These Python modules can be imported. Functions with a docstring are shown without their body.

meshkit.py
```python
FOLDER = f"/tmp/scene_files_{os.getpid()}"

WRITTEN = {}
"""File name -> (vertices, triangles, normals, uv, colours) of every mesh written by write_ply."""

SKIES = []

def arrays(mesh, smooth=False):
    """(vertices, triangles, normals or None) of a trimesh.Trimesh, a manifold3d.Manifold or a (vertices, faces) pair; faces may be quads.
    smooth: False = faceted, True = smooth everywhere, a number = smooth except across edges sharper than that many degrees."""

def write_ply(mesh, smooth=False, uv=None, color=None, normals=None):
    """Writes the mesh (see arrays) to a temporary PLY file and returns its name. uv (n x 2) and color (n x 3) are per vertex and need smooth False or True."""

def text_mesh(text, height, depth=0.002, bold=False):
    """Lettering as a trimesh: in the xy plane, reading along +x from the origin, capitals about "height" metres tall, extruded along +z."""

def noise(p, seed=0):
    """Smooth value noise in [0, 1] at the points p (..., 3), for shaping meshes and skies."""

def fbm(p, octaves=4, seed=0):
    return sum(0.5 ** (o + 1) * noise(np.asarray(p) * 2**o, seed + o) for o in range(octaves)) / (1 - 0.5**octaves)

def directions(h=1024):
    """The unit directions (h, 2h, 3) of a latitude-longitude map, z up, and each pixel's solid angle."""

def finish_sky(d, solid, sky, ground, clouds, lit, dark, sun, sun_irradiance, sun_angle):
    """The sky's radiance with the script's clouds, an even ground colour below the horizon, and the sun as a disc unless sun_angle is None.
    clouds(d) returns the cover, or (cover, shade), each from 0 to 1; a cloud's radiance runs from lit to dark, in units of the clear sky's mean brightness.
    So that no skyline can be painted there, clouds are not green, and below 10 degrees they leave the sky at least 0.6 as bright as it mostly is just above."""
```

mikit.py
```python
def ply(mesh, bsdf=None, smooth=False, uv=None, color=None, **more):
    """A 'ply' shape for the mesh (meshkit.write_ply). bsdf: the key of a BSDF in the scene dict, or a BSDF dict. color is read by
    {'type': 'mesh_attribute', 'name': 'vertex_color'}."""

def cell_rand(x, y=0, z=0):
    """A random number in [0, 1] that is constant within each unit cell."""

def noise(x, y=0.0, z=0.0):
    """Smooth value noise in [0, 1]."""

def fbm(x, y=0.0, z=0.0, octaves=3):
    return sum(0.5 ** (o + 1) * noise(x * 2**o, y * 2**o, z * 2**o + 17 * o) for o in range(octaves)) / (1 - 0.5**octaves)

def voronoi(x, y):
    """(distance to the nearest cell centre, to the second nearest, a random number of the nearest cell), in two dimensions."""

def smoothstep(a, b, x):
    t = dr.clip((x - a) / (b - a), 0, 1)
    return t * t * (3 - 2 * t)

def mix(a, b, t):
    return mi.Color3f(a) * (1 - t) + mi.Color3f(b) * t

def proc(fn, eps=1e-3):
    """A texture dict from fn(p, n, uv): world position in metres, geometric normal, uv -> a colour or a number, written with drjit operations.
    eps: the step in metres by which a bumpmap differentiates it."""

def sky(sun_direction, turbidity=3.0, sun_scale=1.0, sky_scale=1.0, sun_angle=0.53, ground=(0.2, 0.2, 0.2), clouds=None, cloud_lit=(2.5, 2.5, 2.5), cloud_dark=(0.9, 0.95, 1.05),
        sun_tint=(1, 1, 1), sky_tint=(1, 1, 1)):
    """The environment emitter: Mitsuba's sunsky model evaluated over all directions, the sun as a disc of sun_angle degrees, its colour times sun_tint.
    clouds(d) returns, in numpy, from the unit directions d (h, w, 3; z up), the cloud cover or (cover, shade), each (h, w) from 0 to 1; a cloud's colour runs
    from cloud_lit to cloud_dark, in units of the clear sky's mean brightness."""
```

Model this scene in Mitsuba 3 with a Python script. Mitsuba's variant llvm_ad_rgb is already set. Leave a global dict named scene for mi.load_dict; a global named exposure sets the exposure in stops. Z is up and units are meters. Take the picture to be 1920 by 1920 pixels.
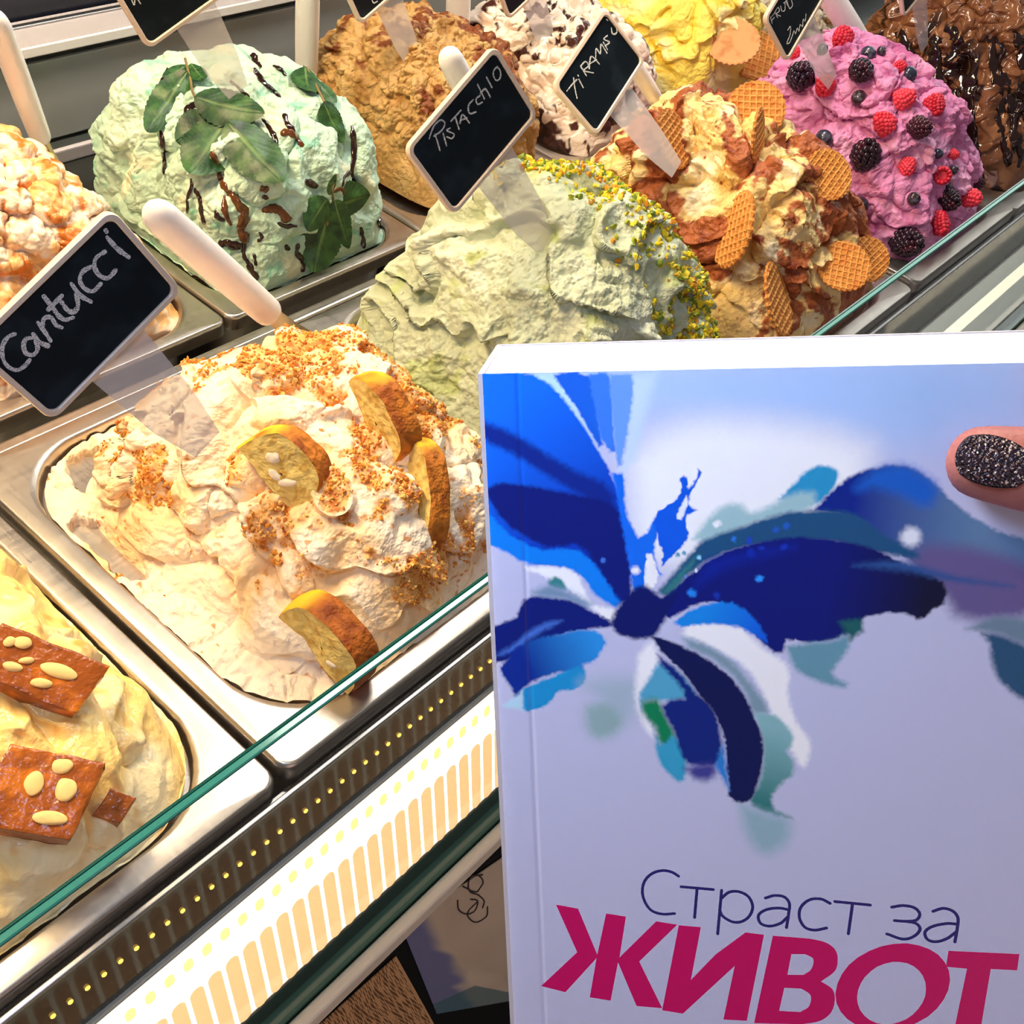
# An ice-cream counter: gelato mounds in steel pans behind a low glass pane, and a hand holding a paperback in front of it.
# World: x runs along the counter (away from the camera), y towards the server, z up; z = 0 is the top of the pan rims; metres.
import math, random
import numpy as np, trimesh, drjit as dr, mitsuba as mi, mikit, meshkit
from shapely.geometry import Polygon, LineString, box as sbox
from shapely.ops import unary_union
from scipy.spatial import cKDTree
from scipy.interpolate import PchipInterpolator

T = mi.ScalarTransform4f
scene, labels = {'type': 'scene'}, {}

# ------------------------------------------------------------------ camera, light, exposure
EYE = np.array([-.21212, -.22307, .49227])
FWD, UP, RIGHT = np.array([.62117, .37974, -.68553]), np.array([.44845, .54514, .70832]), np.array([.64268, -.74741, .16833])
FOCAL = 2096.32                                    # pixels, for a 1920 x 1920 frame
scene['camera'] = {'type': 'perspective', 'fov': math.degrees(2 * math.atan(960 / FOCAL)), 'near_clip': .02, 'far_clip': 60,
                   'to_world': T().look_at(origin=EYE.tolist(), target=(EYE + FWD).tolist(), up=UP.tolist())}
exposure = 0.0
scene['room_light'] = {'type': 'constant', 'sampling_weight': 1.0, 'radiance': {'type': 'rgb', 'value': [.17, .165, .165]}}

def lamp(key, centre, aim, w, h, rgb, power, label):
    """A flat lamp panel with a thin metal housing; it shines towards aim."""
    c, n = np.array(centre, float), np.array(aim, float) - np.array(centre, float)
    n /= np.linalg.norm(n)
    u = np.cross(n, [0, 0, 1.]) if abs(n[2]) < .95 else np.array([1., 0, 0])
    u /= np.linalg.norm(u)
    v = np.cross(n, u)
    q = np.array([c - w/2*u - h/2*v, c + w/2*u - h/2*v, c + w/2*u + h/2*v, c - w/2*u + h/2*v])
    if np.cross(q[1] - q[0], q[2] - q[0]) @ n < 0: q = q[::-1]
    scene[key + '__diffuser'] = mikit.ply((q, np.array([[0, 1, 2, 3]])), 'black_plastic', emitter={'type': 'area', 'radiance': {'type': 'rgb', 'value': [float(x * power) for x in rgb]}, 'sampling_weight': 2.0})
    b = trimesh.creation.box((w + .012, h + .012, .02))
    m = np.eye(4); m[:3, 0], m[:3, 1], m[:3, 2], m[:3, 3] = u, v, np.cross(u, v), c - n * .0115
    b.apply_transform(m)
    scene[key + '__housing'] = mikit.ply(b, 'brushed_steel')
    labels[key] = {'label': label, 'category': 'lamp'}

lamp('canopy_lamp', (-.08, .46, .76), (.12, .16, 0), .42, .16, (1.0, .74, .42), 49.0, 'warm light panel under the canopy above the left end of the counter')
lamp('canopy_lamp_001', (.62, .40, .86), (.75, .22, 0), .60, .16, (1.0, .93, .83), 22.0, 'white light panel under the canopy above the middle of the counter')
lamp('added_light', (-.17, -.03, .50), (-.02, -.13, .31), .10, .08, (.46, .64, 1.0), 30.0, 'small cool light panel added close above the top of the book')  # added unseen light, so the cover is blue and brightest at its top

lamp('added_light_002', (2.9, .35, 1.15), (.8, .1, 0), 1.9, 1.1, (.96, 1.0, .98), 2.8, 'large pale light panel added beyond the far end of the counter')  # added unseen panel for the pan rims to reflect
lamp('added_light_001', (-.5, -1.4, .25), (0, -.1, .1), 1.0, .7, (1.0, .66, .62), 1.9, 'warm pink light panel added on the customer side of the shop')  # added unseen fill for the front panel, the trim and the cover

# ------------------------------------------------------------------ helpers
def lin(*c):
    c = np.asarray(c if len(c) > 1 else c[0], float) / 255
    return np.where(c <= .04045, c / 12.92, ((c + .055) / 1.055) ** 2.4)

def rgb(*c):
    return {'type': 'rgb', 'value': [float(x) for x in lin(*c)]}

def unit(v):
    v = np.asarray(v, float)
    return v / (np.linalg.norm(v, axis=-1, keepdims=True) + 1e-12)

def pix_dir(px, py):
    return FWD + (px - 960) / FOCAL * RIGHT - (py - 960) / FOCAL * UP

def on_plane(px, py, o, n):
    d = pix_dir(px, py)
    return EYE + d * (((np.asarray(o) - EYE) @ n) / (d @ n))

def at_dist(px, py, dist):
    return EYE + unit(pix_dir(px, py)) * dist

def to_pix(X):
    d = np.atleast_2d(X) - EYE
    z = d @ FWD
    return np.stack([960 + FOCAL * (d @ RIGHT) / z, 960 - FOCAL * (d @ UP) / z], 1), z

def key_for(name, parent=None):
    base = f'{parent}__{name}' if parent else name
    taken = lambda k: k in scene or k in labels or any(s.startswith(k + '__') for s in scene)
    if not taken(base): return base
    i = 1
    while taken(f'{base}_{i:03d}'): i += 1
    return f'{base}_{i:03d}'

def put(name, mesh, mat, parent=None, smooth=False, color=None, uv=None, **more):
    k = key_for(name, parent)
    scene[k] = mikit.ply(mesh, mat, smooth=smooth, color=color, uv=uv, **more)
    return k

def tag(k, label=None, cat=None, group=None, kind=None):
    d = labels.setdefault(k, {})
    for a, b in (('label', label), ('category', cat), ('group', group), ('kind', kind)):
        if b: d[a] = b
    return k

def thing(name, label, cat, group=None):
    k = key_for(name)
    return tag(k, label, cat, group)

def frame(o, x, y, z=None):
    m = np.eye(4)
    m[:3, 0], m[:3, 1] = x, y
    m[:3, 2] = np.cross(x, y) if z is None else z
    m[:3, 3] = o
    return m

def moved(mesh, m):
    mesh = mesh.copy(); mesh.apply_transform(m); return mesh

def join(meshes):
    return trimesh.util.concatenate([m for m in meshes])

def extrude(poly, depth):
    geoms = getattr(poly, 'geoms', [poly])
    return join([trimesh.creation.extrude_polygon(g, depth, engine='earcut') for g in geoms if g.area > 1e-12])

def cap_slab(poly, depth, bevel):
    """A plate with bevelled edges: poly in xy, from z = 0 to depth (convex outline, no holes)."""
    inner = poly.buffer(-bevel, join_style=1)
    a = np.array(poly.exterior.coords)[:-1]
    ring = lambda p, z: np.column_stack([p, np.full(len(p), z)])
    c = a.mean(0)
    r_in = c + (a - c) * (1 - bevel / np.maximum(np.linalg.norm(a - c, axis=1, keepdims=True), 1e-9))
    return loft([ring(r_in, 0), ring(a, bevel), ring(a, depth - bevel), ring(r_in, depth)], True)

def rounded(w, h, r, n=8, cx=0., cy=0.):
    """Points of a rounded rectangle, anticlockwise."""
    r = min(r, w / 2 - 1e-6, h / 2 - 1e-6)
    out = []
    for sx, sy, a in ((1, -1, -90), (1, 1, 0), (-1, 1, 90), (-1, -1, 180)):
        t = np.radians(a + np.linspace(0, 90, n))
        out.append(np.stack([cx + sx * (w / 2 - r) + r * np.cos(t), cy + sy * (h / 2 - r) + r * np.sin(t)], 1))
    return np.vstack(out)

def loft(rings, caps=False):
    """Joins rings of equally many points; caps closes both ends with fans."""
    n, v = len(rings[0]), np.vstack(rings)
    i = np.arange(n); j = (i + 1) % n
    f = [np.stack([k*n + i, k*n + j, (k+1)*n + j], 1) for k in range(len(rings) - 1)] + [np.stack([k*n + i, (k+1)*n + j, (k+1)*n + i], 1) for k in range(len(rings) - 1)]
    if caps:
        v = np.vstack([v, rings[0].mean(0), rings[-1].mean(0)])
        m, e = len(v) - 2, (len(rings) - 1) * n
        f += [np.stack([j, i, np.full(n, m)], 1), np.stack([e + i, e + j, np.full(n, m + 1)], 1)]
    return trimesh.Trimesh(v, np.vstack(f), process=False)

def tube(path, radii, sides=12, flat=1.0, normal=None):
    """A closed tube along a path; flat squeezes it along normal (one normal per point)."""
    p = np.asarray(path, float); r = np.broadcast_to(radii, (len(p),))
    t = unit(np.gradient(p, axis=0))
    if normal is None:
        a = np.zeros_like(p); ref = np.array([0, 0, 1.]) if abs(t[0][2]) < .9 else np.array([1., 0, 0])
        for k in range(len(p)):
            ref = unit(ref - t[k] * (ref @ t[k])); a[k] = ref
    else:
        a = unit(normal - t * (normal * t).sum(1, keepdims=True))
    b = np.cross(t, a)
    g = np.arange(sides) * 2 * np.pi / sides
    return loft([p[k] + r[k] * (flat * np.cos(g)[:, None] * a[k] + np.sin(g)[:, None] * b[k]) for k in range(len(p))], True)

def curve(pts, n=24):
    """A smooth path through the points."""
    p = np.asarray(pts, float)
    if len(p) < 3: return np.linspace(p[0], p[-1], n)
    s = np.r_[0, np.cumsum(np.linalg.norm(np.diff(p, axis=0), axis=1))]
    u = np.linspace(0, s[-1], n)
    m = np.zeros_like(p)
    m[1:-1] = (p[2:] - p[:-2]) / (s[2:] - s[:-2])[:, None]
    m[0], m[-1] = (p[1] - p[0]) / (s[1] - s[0]), (p[-1] - p[-2]) / (s[-1] - s[-2])
    k = np.clip(np.searchsorted(s, u, 'right') - 1, 0, len(p) - 2)
    h = (s[k + 1] - s[k])[:, None]; q = ((u - s[k])[:, None]) / h
    return (2*q**3 - 3*q**2 + 1) * p[k] + (q**3 - 2*q**2 + q) * h * m[k] + (-2*q**3 + 3*q**2) * p[k+1] + (q**3 - q**2) * h * m[k+1]

def blob(r, sub=2, seed=0, amp=.15, freq=1.2):
    m = trimesh.creation.icosphere(sub, 1.0)
    m.vertices *= (1 + amp * (2 * meshkit.noise(m.vertices * freq + 7.3 * seed, seed) - 1))[:, None]
    m.vertices *= np.broadcast_to(r, (3,))
    return m

# ------------------------------------------------------------------ materials
def bsdf(key, d, two=True):
    scene[key] = {'type': 'twosided', 'bsdf': d} if two else d

def P(color, rough=.5, spec=.5, metal=0., **k):
    return {'type': 'principled', 'base_color': color, 'roughness': rough, 'specular': spec, 'metallic': metal, **k}

VC = {'type': 'mesh_attribute', 'name': 'vertex_color'}

def brushed(p, n, uv):
    g = mikit.noise(p.x * 30, p.y * 900, p.z * 900) * .5 + mikit.noise(p.x * 900, p.y * 40, p.z * 900) * .5
    s = mikit.fbm(p.x * 35, p.y * 35, p.z * 35)
    return mi.Float(.22 + .14 * g + .10 * s)

bsdf('brushed_steel', P(rgb(196, 188, 178), mikit.proc(brushed), .5, 1.0))
bsdf('satin_steel', P(rgb(176, 174, 172), .34, .5, 1.0))
bsdf('panel_steel', P(rgb(186, 190, 188), .30, .5, .42))
bsdf('ledge_steel', P(rgb(206, 200, 204), .35, .5, .35))
bsdf('dark_gloss', P(rgb(24, 24, 22), .07, .6))
bsdf('dark_rubber', P(rgb(16, 16, 17), .5, .3))
bsdf('black_plastic', P(rgb(18, 18, 18), .45, .4))
bsdf('dark_blue_panel', P(rgb(26, 30, 44), .35, .5))
bsdf('white_plastic', P(rgb(250, 246, 244), .32, .5))
def fine_grain(p, n, uv): return mi.Float(mikit.fbm(p.x * 900, p.y * 900, p.z * 900, octaves=2) * .0008 + mikit.noise(p.x * 330, p.y * 330, p.z * 330) * .0013)
bsdf('gelato', {'type': 'bumpmap', 'scale': 1.0, 'bump': mikit.proc(fine_grain, 4e-4), 'bsdf': P(VC, .48, .35)})
bsdf('gelato_wet', {'type': 'bumpmap', 'scale': .5, 'bump': mikit.proc(fine_grain, 4e-4), 'bsdf': P(VC, .26, .5)})
bsdf('gelato_glossy', P(VC, .14, .6))
bsdf('baked', {'type': 'bumpmap', 'scale': .9, 'bump': mikit.proc(fine_grain, 4e-4), 'bsdf': P(VC, .62, .3)})
bsdf('nut', P(VC, .5, .4))
bsdf('berry', P(VC, .2, .55))
bsdf('berry_matte', P(VC, .42, .4))
bsdf('sauce', P(VC, .07, .6))

# ------------------------------------------------------------------ the counter case
case = thing('display_case', 'glass-fronted steel ice cream counter that holds all the gelato pans', 'display case')
X0, X1 = -.75, 2.3
def bar(x0, x1, y0, y1, z0, z1, bevel=.001):
    pts = rounded(y1 - y0, z1 - z0, bevel, 4, (y0 + y1) / 2, (z0 + z1) / 2)
    return loft([np.column_stack([np.full(len(pts), x), pts]) for x in (x0, x1)], True)
def quadbar(x0, x1, prof):
    prof = np.array(prof, float)
    return loft([np.column_stack([np.full(len(prof), x), prof]) for x in (x0, x1)], True)

GY = -.030                                         # the glass pane: its foot leans out a little
glass = quadbar(X0, X1, [(GY - .0072, -.190), (GY, -.190), (GY + .0030, .1010), (GY + .0030 - .0012, .1022), (GY - .0060, .1022), (GY - .0072, .1010)])
def sea(p, n, uv): return mi.Color3f(.78, .93, .88)
scene['pane_glass'] = {'type': 'thindielectric', 'int_ior': 1.33}
bsdf('glass_edge', P(rgb(52, 128, 116), .12, .6))
bsdf('glass_edge_dark', P(rgb(22, 74, 66), .12, .6))
fr = np.array([[X0, GY, -.19], [X1, GY, -.19], [X1, GY + .003, .101], [X0, GY + .003, .101]])
put('front_glass', (fr, np.array([[0, 1, 2, 3]])), 'pane_glass', case)
labels[case + '__front_glass'] = {'label': 'clear front glass pane with a green polished top edge'}
put('glass_edge', quadbar(X0, X1, [(GY - .0010, .1008), (GY + .0024, .1008), (GY + .0024, .1017), (GY + .0018, .1022), (GY - .0004, .1022), (GY - .0010, .1017)]), 'glass_edge', case)
put('glass_edge', quadbar(X0, X1, [(GY + .0025, .1000), (GY + .0038, .1000), (GY + .0038, .1019), (GY + .0025, .1022)]), 'glass_edge_dark', case)

# front trough: fascia with its bright lip, the lit channel with tongues, the clamp of the glass, the outer trim
put('fascia', bar(X0, X1, -.0040, .0, -.078, -.0095), 'dark_gloss', case)
put('fascia_lip', bar(X0, X1, -.0062, -.0030, -.0100, -.0078, .0008), 'satin_steel', case)
CA, CB = np.array([-.0060, -.0735]), np.array([-.0270, -.1690])
cd = (CB - CA); cn = np.array([cd[1], -cd[0]]); cn = cn / np.linalg.norm(cn); cn = cn if cn[0] < 0 else -cn
bsdf('diffuser_white', P(rgb(226, 230, 220), .25, .6))
put('light_channel', quadbar(X0, X1, [CA, CB, CB - cn * .004, CA - cn * .004]), 'diffuser_white', case)
def chan(x, t, d): q = CA + cd * t + cn * d; return np.array([x, q[0], q[1]])
strip = case + '__led_panel'
q = np.array([chan(X0, .02, .0006), chan(.50, .02, .0006), chan(.50, .98, .0006), chan(X0, .98, .0006)])
if np.cross(q[1] - q[0], q[3] - q[0]) @ np.array([0, cn[0], cn[1]]) < 0: q = q[::-1]
scene[strip] = mikit.ply((q, np.array([[0, 1, 2, 3]])), 'diffuser_white', emitter={'type': 'area', 'radiance': {'type': 'rgb', 'value': [2.3, 1.95, 1.30]}})
q2 = np.array([chan(.86, .30, .0006), chan(X1, .30, .0006), chan(X1, .52, .0006), chan(.86, .52, .0006)])
if np.cross(q2[1] - q2[0], q2[3] - q2[0]) @ np.array([0, cn[0], cn[1]]) < 0: q2 = q2[::-1]
scene[strip + '_001'] = mikit.ply((q2, np.array([[0, 1, 2, 3]])), 'diffuser_white', emitter={'type': 'area', 'radiance': {'type': 'rgb', 'value': [2.3, 2.05, 1.5]}})
q3 = np.array([chan(.52, .02, .0003), chan(X1, .02, .0003), chan(X1, .98, .0003), chan(.52, .98, .0003)])  # dim glow added over the far channel, which is lit but no lamp
if np.cross(q3[1] - q3[0], q3[3] - q3[0]) @ np.array([0, cn[0], cn[1]]) < 0: q3 = q3[::-1]
scene[strip + '_002'] = mikit.ply((q3, np.array([[0, 1, 2, 3]])), 'diffuser_white', emitter={'type': 'area', 'radiance': {'type': 'rgb', 'value': [.42, .46, .40]}})
labels[strip] = {'label': 'glowing warm white LED panel'}
glint_bead = trimesh.creation.icosphere(1, 1.0); glint_bead.vertices *= (.0014, .0009, .0014)
glint_file = meshkit.write_ply(glint_bead, True)
for k in range(72):                              # glowing amber beads that imitate LED reflections in the fascia
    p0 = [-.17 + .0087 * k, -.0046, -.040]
    scene[f'{case}__led_glint_{k:03d}'] = {'type': 'ply', 'filename': glint_file, 'face_normals': False, 'to_world': T().translate(p0), 'bsdf': {'type': 'ref', 'id': 'black_plastic'},
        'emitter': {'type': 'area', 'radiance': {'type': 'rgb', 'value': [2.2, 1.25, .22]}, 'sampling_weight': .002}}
# tongues of the air grille over the lower half of the channel
scene['grille_tan'] = {'type': 'principledthin', 'base_color': rgb(226, 190, 158), 'roughness': .6, 'spec_trans': 0., 'diff_trans': 1.5}
tpts = rounded(.0086, .060, .0043, 6)
dirv = unit(np.array([0, cd[0], cd[1]])); nn = np.array([0, cn[0], cn[1]])
tv = tpts[:, :1] * np.array([1., 0, 0]) + tpts[:, 1:] * dirv
tv = np.vstack([tv, tv.mean(0)]); nt_ = len(tpts)
tongue_file = meshkit.write_ply((tv, np.array([[i, (i + 1) % nt_, nt_] for i in range(nt_)])))
for k in range(70):
    c = chan(-.2985 + .01149 * k, .66, .0022)
    scene[f'{case}__grille_slat_{k:03d}'] = {'type': 'ply', 'filename': tongue_file, 'face_normals': True, 'to_world': T().translate(c.tolist()), 'bsdf': {'type': 'ref', 'id': 'grille_tan'}}
scene['lens_yellow'] = {'type': 'principledthin', 'base_color': rgb(246, 226, 160), 'roughness': .5, 'spec_trans': 0., 'diff_trans': 1.9}
lv = rounded(.0056, .0085, .0026, 5)[:, :1] * np.array([1., 0, 0]) + rounded(.0056, .0085, .0026, 5)[:, 1:] * dirv
lv = np.vstack([lv, lv.mean(0)]); ln_ = len(lv) - 1
lens_file = meshkit.write_ply((lv, np.array([[i, (i + 1) % ln_, ln_] for i in range(ln_)])))
for k in range(70):
    c = chan(-.2985 + .01149 * k, .13, .0022)
    scene[f'{case}__light_lens_{k:03d}'] = {'type': 'ply', 'filename': lens_file, 'face_normals': True, 'to_world': T().translate(c.tolist()), 'bsdf': {'type': 'ref', 'id': 'lens_yellow'}}
bsdf('clamp_green', P(rgb(70, 108, 92), .15, .6)); bsdf('trim_white', P(rgb(236, 222, 200), .3, .5))
put('glass_clamp', bar(X0, X1, -.0375, -.0290, -.200, -.1880), 'clamp_green', case)
put('front_trim', bar(X0, X1, -.0480, -.0385, -.212, -.1935, .003), 'trim_white', case)
put('front_panel', bar(X0, X1, -.0385, -.030, -1.0, -.200), 'dark_rubber', case)

bsdf('dark_steel', P(rgb(58, 60, 58), .3, .5, .6))
# between and behind the rows of pans
put('rail', bar(X0, X1, .2880, .2995, -.020, -.0035, .003), 'brushed_steel', case)
put('tray', bar(X0, X1, .0, .60, -.140, -.132), 'panel_steel', case)
put('rear_tray', bar(X0, X1, .5125, .600, -.040, -.012, .003), 'dark_steel', case)
put('rear_rail', bar(X0, X1, .581, .586, -.012, .001, .002), 'ledge_steel', case)
put('rear_rail', bar(X0, X1, .5115, .5145, -.012, -.001, .001), 'ledge_steel', case)
put('rear_channel', quadbar(X0, X1, [(.598, -.016), (.598, -.075), (.628, -.075), (.628, -.018), (.6265, -.018), (.6265, -.073), (.600, -.073), (.600, -.016)]), 'panel_steel', case)
put('rear_panel', bar(X0, X1, .622, .626, -.012, .0565), 'panel_steel', case)
put('server_wall', bar(X0, X1, .655, .660, -.08, .0665), 'panel_steel', case)
put('rear_ledge', quadbar(X0, X1, [(.616, .0665), (.616, .0725), (.664, .0725), (.664, .0665)]), 'ledge_steel', case)
put('rear_ledge_edge', bar(X0, X1, .6145, .6170, .0650, .0735, .001), 'white_plastic', case)
put('rear_ridge', bar(X0, X1, .650, .656, .0725, .0745, .001), 'satin_steel', case)
put('server_panel', bar(X0, X1, .668, .690, -.1, .30), 'dark_blue_panel', case)

fl = trimesh.creation.box((8, 6, .02)); fl.apply_translation([.5, 0, -1.02])
bsdf('floor_grey', P(rgb(70, 64, 60), .4, .4))
tag(put('floor', fl, 'floor_grey'), 'grey shop floor in front of the counter', kind='structure')

# ------------------------------------------------------------------ the steel pans
def make_pan(x0, x1, y0, y1, z, lip=.012, r_open=.058, inset=.0150):
    w, h, cx, cy = x1 - x0, y1 - y0, (x0 + x1) / 2, (y0 + y1) / 2
    R = lambda o, r, zz: np.column_stack([rounded(w - 2*o, h - 2*o, r, 12, cx, cy), np.full(48, z + zz)])
    rings = [R(0, .008, -lip), R(0, .009, -.003), R(.0008, .009, -.0010), R(.0022, .009, 0), R(inset - .003, r_open - .004, 0), R(inset - .001, r_open - .002, -.0007), R(inset, r_open, -.003),
             R(inset + .001, r_open, -.02), R(inset + .004, r_open, -.105), R(inset + .010, r_open - .006, -.115), R(inset + .05, .02, -.117)]
    return loft(rings, True)
PW, BW, D = .25, .2068, .284
PANS = {}
pan_words = {'A': 'steel pan of cream gelato with almond cake at the near left end', 'B': 'steel pan holding the white biscuit gelato, scraped out at its back left corner',
 'C': 'steel pan holding the pistachio gelato', 'D': 'steel pan holding the tiramisu gelato', 'E': 'steel pan holding the pink berry gelato', 'F': 'steel pan holding the dark chocolate gelato', 'G': 'steel pan beyond the chocolate gelato in the front row',
 'a': 'steel pan in the rear row holding the caramel swirl gelato', 'b': 'steel pan in the rear row holding the mint gelato', 'c': 'steel pan in the rear row holding the coffee gelato', 'd': 'steel pan in the rear row holding the chocolate ripple gelato', 'e': 'steel pan in the rear row holding the yellow gelato', 'f': 'steel pan in the rear row beyond the yellow gelato'}
for i, n in enumerate('ABCDEFG'):
    zo = .004 if n in 'BE' else 0.
    PANS[n] = (PW*(i-1) + .0012, PW*i - .0012, 0.0, D, zo)
for i, n in enumerate('abcdef'):
    PANS[n] = (.2232 + BW*(i-1) + .001, .2232 + BW*i - .001, .3146, .5105, .0)
for n, (x0, x1, y0, y1, z) in PANS.items():
    k = put('gelato_pan', make_pan(x0, x1, y0, y1, z, r_open=.054 if n.isupper() else .042, inset=.0150 if n.isupper() else .0125), 'brushed_steel', smooth=40)
    tag(k, pan_words[n], 'pan')

# ------------------------------------------------------------------ gelato mounds
_g = np.random.default_rng(77)
GRAD = unit(_g.normal(size=(1024, 3))).astype(np.float32)
def N3(p, seed=0):
    """Smooth gradient noise in about [0, 1]."""
    p = np.asarray(p)
    sh = p.shape[:-1]; p = p.reshape(-1, 3)
    i = np.floor(p).astype(np.int64); t = (p - i).astype(np.float32)
    u = t * t * t * (t * (t * 6 - 15) + 10)
    hx = [((i[:, 0] + k) * 73856093) for k in (0, 1)]; hy = [((i[:, 1] + k) * 19349663) for k in (0, 1)]; hz = [((i[:, 2] + k) * 83492791 + seed * 2654435) for k in (0, 1)]
    out = 0
    for a in (0, 1):
        wa = u[:, 0] if a else 1 - u[:, 0]; da = t[:, 0] - a
        for b in (0, 1):
            wb = wa * (u[:, 1] if b else 1 - u[:, 1]); db = t[:, 1] - b
            for c in (0, 1):
                h = hx[a] ^ hy[b] ^ hz[c]
                g = GRAD[(h ^ (h >> 11) ^ (h >> 19)) & 1023]
                out = out + wb * (u[:, 2] if c else 1 - u[:, 2]) * (g[:, 0] * da + g[:, 1] * db + g[:, 2] * (t[:, 2] - c))
    return np.clip(.5 + out * .85, 0, 1).astype(float).reshape(sh)
def fb(p, scale, seed, octv=3, st=(1, 1, 1)):
    q = p * np.array(st) / scale
    return 2 * sum(.5 ** (o + 1) * N3(q * 2 ** o + 3.7 * o, seed + o) for o in range(octv)) / (1 - .5 ** octv) - 1
def warp(p, scale, amp, seed):
    q = p / scale
    return p + amp * (2 * np.stack([N3(q, seed), N3(q, seed + 11), N3(q, seed + 23)], -1) - 1)
def puffs(p, scale, seed, st=(1, 1, 1)):           # rounded lumps with creases between them
    q = p * np.array(st) / scale
    a = np.abs(2 * N3(q, seed) - 1)
    return np.minimum(1, 1.9 * np.sqrt(a * a / (a + .06) + .001)) - .62
def ridges(p, scale, seed, st=(1, 1, 1)):          # soft crests, wide hollows
    q = p * np.array(st) / scale
    return (1.08 - np.sqrt((2.2 * N3(q, seed) - 1.1) ** 2 + .012)) ** 2 * 1.3 - .5
def shelves(p, step, wob, scale, seed, soft=.16):  # smeared layers, each bulging above the next
    ph = p[:, 2] / step + wob * (2 * N3(p / scale, seed) - 1) + .6 * (2 * N3(p / (scale * .4), seed + 5) - 1)
    f = 1 - (ph - np.floor(ph))
    return f ** 1.3 * (1 - sstep(1 - soft, 1, f)) * 1.25 - .42
def cells(p, scale, seed, st=(1, 1, 1)):           # knobs: distance to scattered centres
    q = p * np.array(st) / scale
    lo, hi = q.min(0) - 1, q.max(0) + 1
    n = np.ceil(hi - lo).astype(int)
    g = np.stack(np.meshgrid(*[np.arange(k) for k in n], indexing='ij'), -1).reshape(-1, 3) + lo
    g = g + np.random.default_rng(seed).random(g.shape)
    d, _ = cKDTree(g).query(q, k=2, workers=4)
    return np.clip(1 - d[:, 0] ** 2 * 1.3, -1, 1) * np.clip((d[:, 1] - d[:, 0]) * 3.2, 0, 1) ** .5 - .35
def sstep(a, b, x):
    t = np.clip((x - a) / (b - a), 0, 1)
    return t * t * (3 - 2 * t)

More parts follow.
